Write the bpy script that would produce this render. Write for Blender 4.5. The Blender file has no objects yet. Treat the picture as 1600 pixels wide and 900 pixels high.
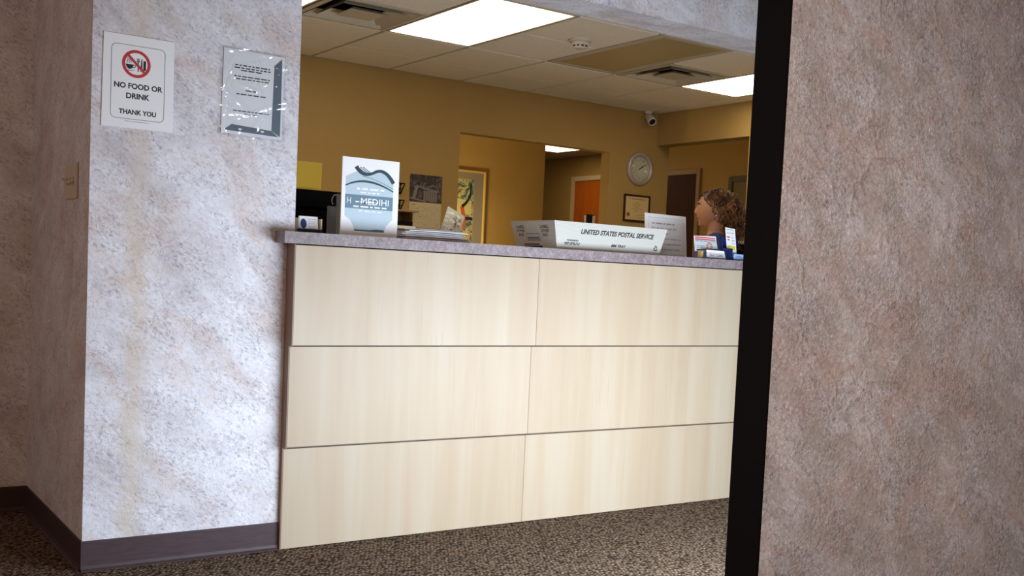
import bpy, bmesh, math, random
from mathutils import Vector, Matrix
random.seed(7)
PI = math.pi
SC = bpy.context.scene
COL = SC.collection

# ------------------------------------------------------------------ camera, world, lights
cam_d = bpy.data.cameras.new('camera')
cam = bpy.data.objects.new('camera', cam_d); COL.objects.link(cam)
F_PX, PPX, PPY = 1681.13, 878.82, 532.82
YAW, PITCH, ROLL = 0.6290, -0.0619, -0.0483
cam_d.sensor_fit = 'HORIZONTAL'; cam_d.sensor_width = 36.0
cam_d.lens = F_PX * 36.0 / 1600.0
cam_d.shift_x = (800 - PPX) / 1600.0
cam_d.shift_y = (PPY - 450) / 1600.0
cam_d.clip_start = 0.05; cam_d.clip_end = 60
fw = Vector((math.sin(YAW)*math.cos(PITCH), math.cos(YAW)*math.cos(PITCH), math.sin(PITCH)))
rt0 = Vector((math.cos(YAW), -math.sin(YAW), 0)); dn0 = fw.cross(rt0)
rt = rt0*math.cos(ROLL) + dn0*math.sin(ROLL); dn = dn0*math.cos(ROLL) - rt0*math.sin(ROLL)
m = Matrix.Identity(4)
for i in range(3):
    m[i][0] = rt[i]; m[i][1] = -dn[i]; m[i][2] = -fw[i]
m[0][3], m[1][3], m[2][3] = 0.0, -3.7489, 1.058
cam.matrix_world = m
SC.camera = cam

SC.view_settings.view_transform = 'Standard'
SC.view_settings.look = 'None'
SC.view_settings.gamma = 1.0
SC.view_settings.exposure = 0.0
SC.view_settings.use_curve_mapping = False

w = bpy.data.worlds.new('world'); SC.world = w; w.use_nodes = True
w.node_tree.nodes['Background'].inputs[0].default_value = (0.9, 0.85, 0.8, 1)
w.node_tree.nodes['Background'].inputs[1].default_value = 0.09

def area(name, loc, aim, sx, sy, power, color, spread=PI):
    l = bpy.data.lights.new(name, 'AREA'); l.shape = 'RECTANGLE'; l.size = sx; l.size_y = sy
    l.energy = power; l.color = color; l.spread = spread
    o = bpy.data.objects.new(name, l); COL.objects.link(o); o.location = loc
    d = Vector(aim) - Vector(loc)
    o.rotation_euler = d.to_track_quat('-Z', 'Y').to_euler()
    return o
# hidden daylight area light added behind the solid partition, no window built
area('hidden_daylight', (2.76, -1.90, 0.55), (2.50, 0, -0.25), 2.1, 0.95, 103, (0.78, 0.875, 1.0))
# unseen warm fills added to brighten the partition and the left walls
area('partition_fill', (-0.6, -4.6, 2.0), (2.0, -2.25, 0.95), 0.7, 0.7, 9.5, (1.0, 0.80, 0.70), 0.95)
area('left_wall_fill', (-1.7, -2.2, 1.5), (0.8, 0.5, 0.5), 0.8, 0.8, 20, (1.0, 0.57, 0.33))

# ------------------------------------------------------------------ helpers
class MB:
    def __init__(s): s.bm = bmesh.new()
    def poly(s, pts):
        return s.bm.faces.new([s.bm.verts.new(p) for p in pts])
    def box(s, x0, x1, y0, y1, z0, z1, bevel=0.0, M=None):
        b = bmesh.new()
        bmesh.ops.create_cube(b, size=1.0)
        for v in b.verts:
            v.co = Vector(((x0+x1)/2+v.co.x*(x1-x0), (y0+y1)/2+v.co.y*(y1-y0), (z0+z1)/2+v.co.z*(z1-z0)))
        if bevel > 0: bmesh.ops.bevel(b, geom=list(b.edges), offset=bevel, segments=2, affect='EDGES', clamp_overlap=True)
        s.merge(b, M)
        return s
    def merge(s, b, M=None):
        if M is not None: b.transform(M)
        me = bpy.data.meshes.new('tmp'); b.to_mesh(me); b.free()
        s.bm.from_mesh(me); bpy.data.meshes.remove(me)
        return s
    def tube(s, pts, r, seg=8, cap=True):
        pts = [Vector(p) for p in pts]
        rs = r if isinstance(r, (list, tuple)) else [r]*len(pts)
        rings = []; up = None
        for i, p in enumerate(pts):
            t = (pts[min(i+1, len(pts)-1)] - pts[max(i-1, 0)]).normalized()
            if up is None: up = t.orthogonal().normalized()
            up = (up - t*up.dot(t))
            if up.length < 1e-6: up = t.orthogonal()
            up.normalize(); sd = t.cross(up)
            rings.append([s.bm.verts.new(p + (up*math.cos(2*PI*k/seg) + sd*math.sin(2*PI*k/seg))*rs[i]) for k in range(seg)])
        for a, b in zip(rings, rings[1:]):
            for k in range(seg): s.bm.faces.new((a[k], a[(k+1) % seg], b[(k+1) % seg], b[k]))
        if cap:
            s.bm.faces.new(rings[0][::-1]); s.bm.faces.new(rings[-1])
        return s
    def lathe(s, prof, seg=32, M=None):
        b = bmesh.new(); rings = []
        for r, z in prof:
            rings.append([b.verts.new((r*math.cos(2*PI*k/seg), r*math.sin(2*PI*k/seg), z)) for k in range(seg)] if r > 1e-6 else [b.verts.new((0, 0, z))])
        for a, c in zip(rings, rings[1:]):
            for k in range(seg):
                k2 = (k+1) % seg
                if len(a) == 1 and len(c) == 1: continue
                if len(a) == 1: b.faces.new((a[0], c[k2], c[k]))
                elif len(c) == 1: b.faces.new((a[k], a[k2], c[0]))
                else: b.faces.new((a[k], a[k2], c[k2], c[k]))
        bmesh.ops.recalc_face_normals(b, faces=b.faces)
        return s.merge(b, M)
    def prism(s, pts, th, fr):
        """flat outline in frame fr (origin,u,v,n) extruded by th along -n (its front face lies on the frame plane)"""
        o, u, v, n = fr
        a = [s.bm.verts.new(o + u*p[0] + v*p[1]) for p in pts]
        b = [s.bm.verts.new(o + u*p[0] + v*p[1] - n*th) for p in pts]
        s.bm.faces.new(a); s.bm.faces.new(b[::-1])
        k = len(a)
        for i in range(k): s.bm.faces.new((a[i], b[i], b[(i+1) % k], a[(i+1) % k]))
        return s
    def build(s, name, mat, parent=None, smooth=False):
        me = bpy.data.meshes.new(name)
        bmesh.ops.recalc_face_normals(s.bm, faces=s.bm.faces)
        s.bm.to_mesh(me); s.bm.free()
        me.materials.append(mat)
        if smooth:
            for p in me.polygons: p.use_smooth = True
        o = bpy.data.objects.new(name, me); COL.objects.link(o)
        if parent is not None: o.parent = parent
        return o

def tag(o, label=None, cat=None, group=None, kind=None):
    if label: o['label'] = label
    if cat: o['category'] = cat
    if group: o['group'] = group
    if kind: o['kind'] = kind
    return o
def thing(name, label, cat, loc=(0, 0, 0), rotz=0, group=None):
    o = bpy.data.objects.new(name, None); COL.objects.link(o)
    o.empty_display_size = 0.05
    o.location = loc; o.rotation_euler = (0, 0, rotz)
    return tag(o, label, cat, group)
def struct(name, mb, mat, parent=None):
    o = mb.build(name, mat, parent)
    if parent is None: o['kind'] = 'structure'
    return o
def frame(o, u, v):
    o, u, v = Vector(o), Vector(u).normalized(), Vector(v).normalized()
    return (o, u, v, u.cross(v))
def copy_tree(o, parent=None):
    c = o.copy(); COL.objects.link(c); c.parent = parent
    for ch in list(o.children): copy_tree(ch, c)
    return c
def text_mb(mb, body, fr, cu, cv, wd, ht, lift=0.0004, shear=0.0, bold=0.0, serif=False):
    cu_ = bpy.data.curves.new('t', 'FONT'); cu_.body = body; cu_.size = 1.0; cu_.shear = shear; cu_.offset = bold
    cu_.resolution_u = 3
    ob = bpy.data.objects.new('t', cu_); COL.objects.link(ob)
    bpy.context.view_layer.update()
    dg = bpy.context.evaluated_depsgraph_get()
    me = bpy.data.meshes.new_from_object(ob.evaluated_get(dg))
    bpy.data.objects.remove(ob); bpy.data.curves.remove(cu_)
    xs = [v.co.x for v in me.vertices]; ys = [v.co.y for v in me.vertices]
    x0, x1, y0, y1 = min(xs), max(xs), min(ys), max(ys)
    o, u, vv, n = fr
    sx = wd/(x1-x0); sy = ht/(y1-y0)
    for v in me.vertices:
        a = cu + (v.co.x-(x0+x1)/2)*sx; b = cv + (v.co.y-(y0+y1)/2)*sy
        v.co = o + u*a + vv*b + n*lift
    mb.bm.from_mesh(me); bpy.data.meshes.remove(me)
    return mb
def flat(mb, pts, fr, lift):
    o, u, v, n = fr
    return mb.prism(pts, lift*0.8, (o+n*lift, u, v, n))
def text_lines(parent, f, specs, m_, lift, rnd, name='text_line'):
    for cu, cv, wd, ht in specs: words(MB_ := MB(), f, cu, cv, wd, ht, lift, rnd); MB_.build(name, m_, parent)
def rect(x0, x1, y0, y1): return [(x0, y0), (x1, y0), (x1, y1), (x0, y1)]
def band(pts_top, pts_bot): return pts_top + pts_bot[::-1]
def strip(mb, pts, wd, fr, lift):
    """a printed stroke: a polyline of width wd (or widths) laid on the frame plane"""
    n = len(pts)
    ws = wd if isinstance(wd, (list, tuple)) else [wd]*n
    L, R_ = [], []
    for i, p in enumerate(pts):
        a = Vector(pts[max(i-1, 0)]); b = Vector(pts[min(i+1, n-1)])
        d = (b-a).normalized(); q = Vector((-d.y, d.x))*ws[i]/2
        L.append(tuple(Vector(p)+q)); R_.append(tuple(Vector(p)-q))
    o, u, v, nn = fr
    for i in range(n-1):
        mb.prism([R_[i], R_[i+1], L[i+1], L[i]], lift*0.8, (o+nn*lift, u, v, nn))
    return mb
def words(mb, fr, cu, cv, wd, ht, lift, rnd, gap=0.6):
    """a row of tiny unreadable print: word-length dashes"""
    x = cu-wd/2; end = cu+wd/2
    while x < end-ht*0.8:
        l = min(rnd.uniform(1.2, 4.5)*ht, end-x)
        flat(mb, rect(x, x+l, cv-ht*0.36, cv+ht*0.36), fr, lift)
        x += l+gap*ht*1.4
    return mb

# ------------------------------------------------------------------ materials
def mat(name, color, rough=0.6, metal=0.0, spec=0.5, emit=None, es=0.0, alpha=None, trans=0.0):
    m = bpy.data.materials.new(name); m.use_nodes = True
    b = m.node_tree.nodes['Principled BSDF']
    b.inputs['Base Color'].default_value = (*color, 1)
    b.inputs['Roughness'].default_value = rough
    b.inputs['Metallic'].default_value = metal
    b.inputs['Specular IOR Level'].default_value = spec
    if trans: b.inputs['Transmission Weight'].default_value = trans
    if emit:
        b.inputs['Emission Color'].default_value = (*emit, 1); b.inputs['Emission Strength'].default_value = es
    return m
class NT:
    def __init__(s, name, rough=0.6, spec=0.5):
        s.m = mat(name, (0.5, 0.5, 0.5), rough, spec=spec); s.t = s.m.node_tree; s.b = s.t.nodes['Principled BSDF']
        s.tc = s.t.nodes.new('ShaderNodeTexCoord')
    def n(s, typ, **kw):
        x = s.t.nodes.new(typ)
        for k, v in kw.items():
            if hasattr(x, k): setattr(x, k, v)
            else: x.inputs[k.replace('_', ' ')].default_value = v
        return x
    def link(s, a, b): s.t.links.new(a, b)
    def coords(s, scale=(1, 1, 1), rot=(0, 0, 0), src='Object'):
        mp = s.n('ShaderNodeMapping'); mp.inputs['Scale'].default_value = scale; mp.inputs['Rotation'].default_value = rot
        s.link(s.tc.outputs[src], mp.inputs['Vector']); return mp.outputs['Vector']
    def noise(s, vec, scale, detail=4, rough=0.55, dist=0.0):
        x = s.n('ShaderNodeTexNoise', Scale=scale, Detail=detail, Roughness=rough, Distortion=dist)
        s.link(vec, x.inputs['Vector']); return x.outputs['Fac']
    def ramp(s, fac, stops):
        r = s.n('ShaderNodeValToRGB'); e = r.color_ramp.elements
        while len(e) < len(stops): e.new(0.5)
        for i, (p, c) in enumerate(stops):
            e[i].position = p; e[i].color = (*c, 1) if len(c) == 3 else c
        s.link(fac, r.inputs['Fac']); return r.outputs['Color']
    def mix(s, fac, a, b, mode='MIX'):
        x = s.n('ShaderNodeMix', data_type='RGBA', blend_type=mode)
        for i, val in ((0, fac), (6, a), (7, b)):
            if hasattr(val, 'is_output') or hasattr(val, 'links'): s.link(val, x.inputs[i])
            elif i == 0: x.inputs[i].default_value = val
            else: x.inputs[i].default_value = (*val, 1)
        return x.outputs[2]
    def math(s, op, a, b=0.0):
        x = s.n('ShaderNodeMath', operation=op)
        for i, val in enumerate((a, b)):
            if hasattr(val, 'links'): s.link(val, x.inputs[i])
            else: x.inputs[i].default_value = val
        return x.outputs[0]
    def color(s, c): s.link(c, s.b.inputs['Base Color'])
    def bump(s, h, strength=0.3, dist=0.01):
        x = s.n('ShaderNodeBump'); x.inputs['Strength'].default_value = strength; x.inputs['Distance'].default_value = dist
        s.link(h, x.inputs['Height']); s.link(x.outputs['Normal'], s.b.inputs['Normal'])

def wallpaper(name, stain=False, seed=0.0, close=False):
    k = NT(name, rough=0.55, spec=0.35)
    v0 = k.coords((1, 1, 1), (0.0, 0.0, 0.0))
    vr = k.coords((1, 1, 1), (0.55, -0.62, 0.0))
    ms = k.n('ShaderNodeMapping'); ms.inputs['Scale'].default_value = (0.95, 1.1, 1.75); k.link(vr, ms.inputs['Vector']); v1 = ms.outputs['Vector']
    off = k.n('ShaderNodeVectorMath', operation='ADD'); off.inputs[1].default_value = (seed, seed*0.7, seed*1.3)
    k.link(v1, off.inputs[0]); v1 = off.outputs[0]
    big = k.noise(v1, 4.2, 5, 0.62, 0.6)
    c = k.ramp(big, [(0.30, (0.54, 0.525, 0.56)), (0.46, (0.665, 0.665, 0.71)), (0.62, (0.75, 0.77, 0.83))])
    pinkf = k.ramp(k.noise(v1, 3.1, 4, 0.6, 0.8), [(0.50, (0, 0, 0)), (0.66, (0.55, 0.55, 0.55))])
    c = k.mix(pinkf, c, (0.60, 0.47, 0.42))
    oliv = k.ramp(k.noise(v1, 5.3, 3, 0.6, 0.3), [(0.56, (0, 0, 0)), (0.72, (0.4, 0.4, 0.4))])
    c = k.mix(oliv, c, (0.54, 0.50, 0.43))
    fine = k.ramp(k.noise(v1, 64, 6, 0.8, 0.6), [(0.37, (0.50, 0.485, 0.53)), (0.49, (0.93, 0.93, 0.93)), (0.64, (1.12, 1.12, 1.12))])
    fmask = k.ramp(k.noise(v1, 7.5, 4, 0.6, 0.4), [(0.40, (0.40, 0.40, 0.40)), (0.55, (1, 1, 1))])
    c = k.mix(fmask, c, k.mix(1.0, c, fine, 'MULTIPLY'))
    if close:
        pk = k.ramp(k.noise(v1, 6.5, 5, 0.65, 0.9), [(0.47, (0, 0, 0)), (0.68, (0.5, 0.5, 0.5))])
        c = k.mix(pk, c, (0.58, 0.42, 0.36))
        gy = k.ramp(k.noise(v1, 8.5, 5, 0.65, 0.5), [(0.50, (0, 0, 0)), (0.66, (0.7, 0.7, 0.7))])
        c = k.mix(gy, c, (0.48, 0.465, 0.455))
        sp = k.ramp(k.noise(v0, 170, 3, 0.7, 0.3), [(0.32, (0.72, 0.70, 0.70)), (0.47, (1, 1, 1)), (0.60, (1, 1, 1)), (0.68, (1.5, 1.5, 1.52))])  # speckle; its bright end paints light catching the grit into the colour
        c = k.mix(1.0, c, sp, 'MULTIPLY')
    if stain:
        sx = k.n('ShaderNodeSeparateXYZ'); k.link(k.tc.outputs['Object'], sx.inputs[0])
        wob = k.noise(v0, 7, 4, 0.6)
        d = k.math('ABSOLUTE', k.math('SUBTRACT', k.math('ADD', sx.outputs[0], k.math('MULTIPLY', k.math('SUBTRACT', wob, 0.5), 0.09)), 0.955))
        st = k.ramp(d, [(0.012, (0.62, 0.62, 0.62)), (0.055, (0, 0, 0))])
        c = k.mix(k.math('MULTIPLY', st, k.math('ADD', wob, 0.15)), c, (0.60, 0.50, 0.38))
    k.color(c)
    vor = k.n('ShaderNodeTexVoronoi', feature='DISTANCE_TO_EDGE', Scale=3.6)
    wv = k.n('ShaderNodeVectorMath', operation='ADD')
    nz = k.n('ShaderNodeTexNoise', Scale=5.0, Detail=3.0); k.link(v1, nz.inputs['Vector'])
    scl = k.n('ShaderNodeVectorMath', operation='SCALE'); scl.inputs['Scale'].default_value = 0.30
    k.link(nz.outputs['Color'], scl.inputs[0]); k.link(v1, wv.inputs[0]); k.link(scl.outputs[0], wv.inputs[1]); k.link(wv.outputs[0], vor.inputs['Vector'])
    crack = k.ramp(vor.outputs['Distance'], [(0.0, (0.0, 0, 0)), (0.045, (1, 1, 1))])
    msk = k.ramp(k.noise(v0, 2.3, 2, 0.5), [(0.46, (0, 0, 0)), (0.56, (1, 1, 1))])
    crack = k.mix(msk, (1, 1, 1), crack)
    grit = k.noise(v0, 105, 4, 0.75, 0.2)
    gmask = k.ramp(k.noise(v0, 7, 3, 0.6), [(0.35, (0.2, 0.2, 0.2)), (0.62, (1, 1, 1))])
    h = k.math('ADD', k.math('MULTIPLY', grit, gmask), k.math('MULTIPLY', crack, -0.24 if close else 0.22))
    k.bump(h, 1.0 if close else 0.75, 0.0058 if close else 0.0042)
    return k.m
M_paper_front = wallpaper('wallpaper_stained', True, 0.0)
M_paper = wallpaper('wallpaper', False, 3.1)
M_paper_b = wallpaper('wallpaper_partition', False, 8.4, True)

def carpet():
    k = NT('carpet', rough=0.95, spec=0.1)
    v = k.coords((1, 1, 1), (0, 0, 0.5))
    vo = k.n('ShaderNodeTexVoronoi', feature='F1', Scale=76, Randomness=0.7); k.link(v, vo.inputs['Vector'])
    c = k.ramp(vo.outputs['Distance'], [(0.15, (0.280, 0.212, 0.155)), (0.45, (0.158, 0.114, 0.080)), (0.75, (0.03, 0.02, 0.014))])  # tan loops, with shade painted dark into the crevices between them
    var = k.ramp(k.noise(v, 55, 4, 0.7), [(0.35, (0.55, 0.52, 0.5)), (0.65, (1.35, 1.32, 1.28))])
    k.color(k.mix(1.0, c, var, 'MULTIPLY'))
    k.bump(k.math('SUBTRACT', 1.0, vo.outputs['Distance']), 0.8, 0.008)
    return k.m
M_carpet = carpet()

def maple(seed):
    k = NT('whitewashed_maple', rough=0.42, spec=0.35)
    off = k.n('ShaderNodeVectorMath', operation='ADD'); off.inputs[1].default_value = (seed*3.7, seed, seed*1.9)
    k.link(k.tc.outputs['Object'], off.inputs[0])
    mp = k.n('ShaderNodeMapping'); mp.inputs['Scale'].default_value = (1, 1, 0.06); k.link(off.outputs[0], mp.inputs['Vector'])
    a = k.noise(mp.outputs[0], 9, 3, 0.55, 0.3)
    c = k.ramp(a, [(0.3, (0.375, 0.295, 0.200)), (0.5, (0.405, 0.332, 0.235)), (0.7, (0.425, 0.368, 0.277))])
    mp2 = k.n('ShaderNodeMapping'); mp2.inputs['Scale'].default_value = (1, 1, 0.035); k.link(off.outputs[0], mp2.inputs['Vector'])
    g = k.noise(mp2.outputs[0], 130, 4, 0.6, 0.4)
    gm = k.ramp(k.noise(mp.outputs[0], 4.3, 2, 0.5), [(0.5, (0, 0, 0)), (0.62, (1, 1, 1))])
    gl = k.ramp(g, [(0.36, (0.38, 0.38, 0.38)), (0.46, (0, 0, 0))])
    c = k.mix(k.math('MULTIPLY', gm, gl), c, (0.36, 0.27, 0.19))
    k.color(c)
    return k.m
M_maple = [maple(i) for i in range(6)]

def laminate():
    k = NT('countertop_laminate', rough=0.45, spec=0.4)
    v = k.coords()
    a = k.ramp(k.noise(v, 32, 5, 0.7, 0.6), [(0.32, (0.17, 0.135, 0.14)), (0.5, (0.225, 0.187, 0.193)), (0.68, (0.29, 0.255, 0.268))])
    b = k.ramp(k.noise(v, 150, 3, 0.7), [(0.38, (0.72, 0.70, 0.72)), (0.6, (1.1, 1.1, 1.1))])
    k.color(k.mix(1.0, a, b, 'MULTIPLY'))
    return k.m
M_laminate = laminate()

def tan_wall():
    k = NT('tan_paint', rough=0.6, spec=0.25)
    v = k.coords()
    k.color(k.ramp(k.noise(v, 3, 3), [(0.3, (0.425, 0.285, 0.100)), (0.7, (0.445, 0.300, 0.110))]))
    k.bump(k.noise(v, 160, 3, 0.6), 0.12, 0.002)
    return k.m
M_tan = tan_wall()
def hall_wall():
    k = NT('ochre_paint', rough=0.6, spec=0.25)
    v = k.coords()
    k.color(k.ramp(k.noise(v, 3, 3), [(0.3, (0.48, 0.30, 0.09)), (0.7, (0.50, 0.32, 0.10))]))
    return k.m
M_hall = hall_wall()
def tile():
    k = NT('acoustic_tile', rough=0.9, spec=0.1)
    v = k.coords()
    k.color(k.ramp(k.noise(v, 60, 4, 0.7), [(0.35, (0.72, 0.665, 0.55)), (0.6, (0.78, 0.725, 0.61))]))
    k.bump(k.noise(v, 140, 3, 0.7), 0.25, 0.003)
    return k.m
M_tile = tile()
M_grid = mat('grid_metal', (0.34, 0.28, 0.20), 0.5)
M_white_paint = mat('white_ceiling', (0.72, 0.70, 0.66), 0.8)
def vinyl(name, col):
    k = NT(name, rough=0.45, spec=0.28)
    v = k.coords((1, 1, 6))
    k.color(k.ramp(k.noise(v, 14, 4, 0.6), [(0.3, col), (0.75, tuple(x*1.25+0.006 for x in col))]))
    k.bump(k.noise(v, 60, 2), 0.08, 0.002)
    return k.m
M_cove = vinyl('cove_base_vinyl', (0.048, 0.029, 0.033))
M_black = mat('matte_black', (0.004, 0.004, 0.0045), 0.7, spec=0.1)
M_blackgloss = mat('black_plastic', (0.008, 0.008, 0.009), 0.3)
M_brown = mat('brown_laminate', (0.20, 0.125, 0.085), 0.5)
M_ivory = mat('ivory_plastic', (0.58, 0.52, 0.42), 0.4)
M_white = mat('white_plastic', (0.78, 0.78, 0.76), 0.4)
M_paperwhite = mat('white_card', (0.80, 0.82, 0.84), 0.7)
M_signpaper = mat('sign_paper', (0.80, 0.83, 0.86), 0.75)
M_ink = mat('black_ink', (0.012, 0.012, 0.014), 0.6)
M_greyink = mat('grey_ink', (0.16, 0.17, 0.19), 0.6)
M_paleink = mat('pale_grey_ink', (0.38, 0.41, 0.46), 0.6)
M_red = mat('sign_red', (0.50, 0.035, 0.04), 0.5)
M_navy = mat('navy_ink', (0.012, 0.03, 0.16), 0.5)
M_slate = mat('slate_ink', (0.10, 0.20, 0.27), 0.5)
M_paleblue = mat('pale_blue_print', (0.43, 0.55, 0.63), 0.5)
M_darkteal = mat('dark_teal', (0.01, 0.045, 0.06), 0.4)
M_bordergrey = mat('notice_border_grey', (0.12, 0.155, 0.20), 0.6)
M_metal = mat('brushed_metal', (0.45, 0.43, 0.40), 0.35, 1.0)
M_gold = mat('gold_frame', (0.80, 0.56, 0.18), 0.4, 0.15)
M_darkwood = mat('dark_wood_frame', (0.035, 0.018, 0.01), 0.4)
M_grey = mat('grey_plastic', (0.20, 0.20, 0.20), 0.5)
M_panel = mat('light_diffuser_lit', (0.9, 0.88, 0.8), 0.5, emit=(1.0, 0.85, 0.62), es=7.8)
M_panel_hall = mat('hall_diffuser_lit', (0.9, 0.88, 0.8), 0.5, emit=(1.0, 0.80, 0.50), es=4.6)
M_panel_off = mat('light_diffuser_off', (0.42, 0.335, 0.17), 0.35)
M_troffer = mat('lamp_frame', (0.50, 0.44, 0.33), 0.5)
def plastic_film(nm='clear_film', lo=0.04, hi=0.40):
    m = bpy.data.materials.new(nm); m.use_nodes = True; t = m.node_tree; t.nodes.clear()
    out = t.nodes.new('ShaderNodeOutputMaterial'); mx = t.nodes.new('ShaderNodeMixShader')
    tr = t.nodes.new('ShaderNodeBsdfTransparent'); gl = t.nodes.new('ShaderNodeBsdfGlossy')
    gl.inputs['Roughness'].default_value = 0.12
    fr = t.nodes.new('ShaderNodeMapRange'); lw = t.nodes.new('ShaderNodeLayerWeight'); lw.inputs['Blend'].default_value = 0.35
    fr.inputs['To Min'].default_value = lo; fr.inputs['To Max'].default_value = hi; t.links.new(lw.outputs['Facing'], fr.inputs['Value'])
    tr.inputs['Color'].default_value = (0.95, 0.96, 0.97, 1)
    t.links.new(fr.outputs[0], mx.inputs[0]); t.links.new(tr.outputs[0], mx.inputs[1]); t.links.new(gl.outputs[0], mx.inputs[2])
    t.links.new(mx.outputs[0], out.inputs[0])
    return m
M_film = plastic_film()
M_sleeve = plastic_film('crinkled_film', 0.07, 0.5)

# ------------------------------------------------------------------ the setting
HC = 2.5122          # staff room ceiling
YW = 3.6009          # staff room back wall
X0 = 3.0302; T = 0.6096; YA = 2.4552
XR = 6.279           # staff room right wall
XL = 0.8047; YR = 0.9939
HS = 2.2233          # underside of the opening's header
XO = 1.5043
struct('floor', MB().box(-2.2, 9.0, -6.0, 9.0, -0.05, 0.0), M_carpet)

struct('floor_staff_bounce', MB().box(0.95, XR, 0.165, YW-0.001, 0.0002, 0.003), mat('pale_bounce_floor', (0.52, 0.45, 0.34), 0.5))  # unseen pale floor added to bounce light up to the staff ceiling
# front wall: left pier, header, half wall under the counter, right pier (one wall)
b = MB()
b.box(XL, XO, 0.0, 0.217, 0, 2.80)
struct('wall_front', b, M_paper_front)
struct('wall_front_header', MB().box(XO, 4.6, 0.0, 0.217, HS, 2.80), M_paper_front)
struct('wall_front_low', MB().box(XO, 4.6, 0.0, 0.16, 0, 1.1205), M_paper_front)
struct('wall_front_right', MB().box(4.6, 6.6, 0.0, 0.217, 0, 2.80), M_paper_front)
struct('wall_left', MB().box(XL, XL+0.10, 0.2171, YR, 0, 2.80), M_paper)
struct('wall_far_left', MB().box(-2.1, XL+0.10, YR+0.0002, YR+0.11, 0, 2.80), M_paper)
struct('wall_side', MB().box(-2.2, -2.1, -6.0, YR+0.11, 0, 2.80), M_paper)
struct('ceiling_waiting_room', MB().box(-2.2, 6.6, -6.0, YR, 2.80, 2.86), M_white_paint)['kind'] = 'structure'
struct('wall_behind', MB().box(-2.2, 6.6, -6.05, -6.0, 0, 2.86), M_white_paint)
# partition nearest to the viewer, with its black end frame
XP, YP0, YP1 = 1.613, -2.25, -2.16
struct('wall_partition', MB().box(XP+0.001, 4.7, YP0, YP1, 0, 2.80), M_paper_b)
struct('trim_1', MB().box(XP-0.006, XP+0.001, YP0+0.0015, YP1, 0, 2.80), M_black)

# cove base: a strip with a rounded toe
def cove(name, p0, p1, nrm, h=0.1008):
    p0, p1, nrm = Vector(p0), Vector(p1), Vector(nrm)
    prof = [(0.0, 0.0), (0.016, 0.0), (0.016, 0.003), (0.009, 0.008), (0.005, 0.018), (0.004, h-0.004), (0.002, h), (0.0, h)]
    mb = MB()
    A = [mb.bm.verts.new(p0 + nrm*a + Vector((0, 0, z))) for a, z in prof]
    B = [mb.bm.verts.new(p1 + nrm*a + Vector((0, 0, z))) for a, z in prof]
    k = len(prof)
    for i in range(k): mb.bm.faces.new((A[i], A[(i+1) % k], B[(i+1) % k], B[i]))
    mb.bm.faces.new(A); mb.bm.faces.new(B[::-1])
    return struct(name, mb, M_cove)
cove('baseboard_front', (XL-0.004, -0.0003, 0), (1.478, -0.0003, 0), (0, -1, 0))
cove('baseboard_left', (XL-0.0003, 0.0, 0), (XL-0.0003, YR, 0), (-1, 0, 0))
cove('baseboard_far_left', (-2.1, YR, 0), (XL, YR, 0), (0, -1, 0))

# staff room walls
b = MB()
b.box(0.95, 4.268, YW, YW+0.115, 0, 2.60)
b.box(4.268, 5.755, YW, YW+0.115, 2.124, 2.60)
b.box(5.755, 6.428, YW, YW+0.115, 0, 2.60)
struct('wall_back', b, M_tan)
struct('wall_staff_left', MB().box(0.906, 0.95, YR+0.12, YW+0.115, 0, 2.60), M_tan)
struct('wall_staff_front', MB().box(0.906, XO-0.001, 0.2172, 0.2272, 0, 2.60), M_tan)
b = MB()
b.box(XR, XR+0.149, 0.218, 2.468, 0, 2.60)
b.box(XR, XR+0.149, 2.468, YW-0.0005, 2.236, 2.60)
struct('wall_right', b, M_tan)

# suspended ceiling: each tile drops a little below its grid
def tile_box(b, x0, x1, y0, y1):
    g = 0.0105
    if x1-x0 < 0.06 or y1-y0 < 0.06: return
    b.box(x0+g, x1-g, y0+g, y1-g, HC, HC+0.016, 0.003)
xs = [X0+T*k for k in range(-4, 6)]
ylines = [0.23, YA-2*T, YA, YW]
lamp_cells = {(X0-2*T, YA-2*T): 'on', (X0, YA-2*T): 'on', (X0+4*T, YA-2*T): 'on', (X0+2*T, YA-2*T): 'off'}
vent_cells = [(X0-T, YA-T), (X0+3*T, YA-T)]
def near(a, c): return abs(a[0]-c[0]) < 0.01 and abs(a[1]-c[1]) < 0.01
b = MB()
xe = [0.95]+[x for x in xs if 1.0 < x < XR]+[XR]
for xa, xb in zip(xe, xe[1:]):
    for ya, yb in zip(ylines, ylines[1:]):
        if any(near((xa, ya), c) for c in lamp_cells): continue
        ym = ya+T if ya > 0.5 else (ya+yb)/2
        vent = any(near((xa, ym), c) for c in vent_cells)
        if vent:
            tile_box(b, xa, xb, ya, ym)
            continue
        # one 2x4 tile scored across its middle
        g = 0.0105; s_ = 0.003
        b.box(xa+g, xb-g, ya+g, ym-s_, HC, HC+0.016, 0.002)
        b.box(xa+g, xb-g, ym+s_, yb-g, HC, HC+0.016, 0.002)
        b.box(xa+g, xb-g, ym-s_*1.2, ym+s_*1.2, HC+0.004, HC+0.016)
struct('ceiling', b, M_tile)
b = MB()
for x in xe[1:-1]: b.box(x-0.012, x+0.012, 0.23, YW, HC+0.0155, HC+0.022)
for y in ylines[1:-1]:
    b.box(0.95, XR, y-0.012, y+0.012, HC+0.0152, HC+0.0218)
struct('trim_2', b, M_grid)
struct('ceiling_deck', MB().box(0.906, 6.5, 0.2175, YW+0.115, 2.61, 2.66), M_black)

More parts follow.
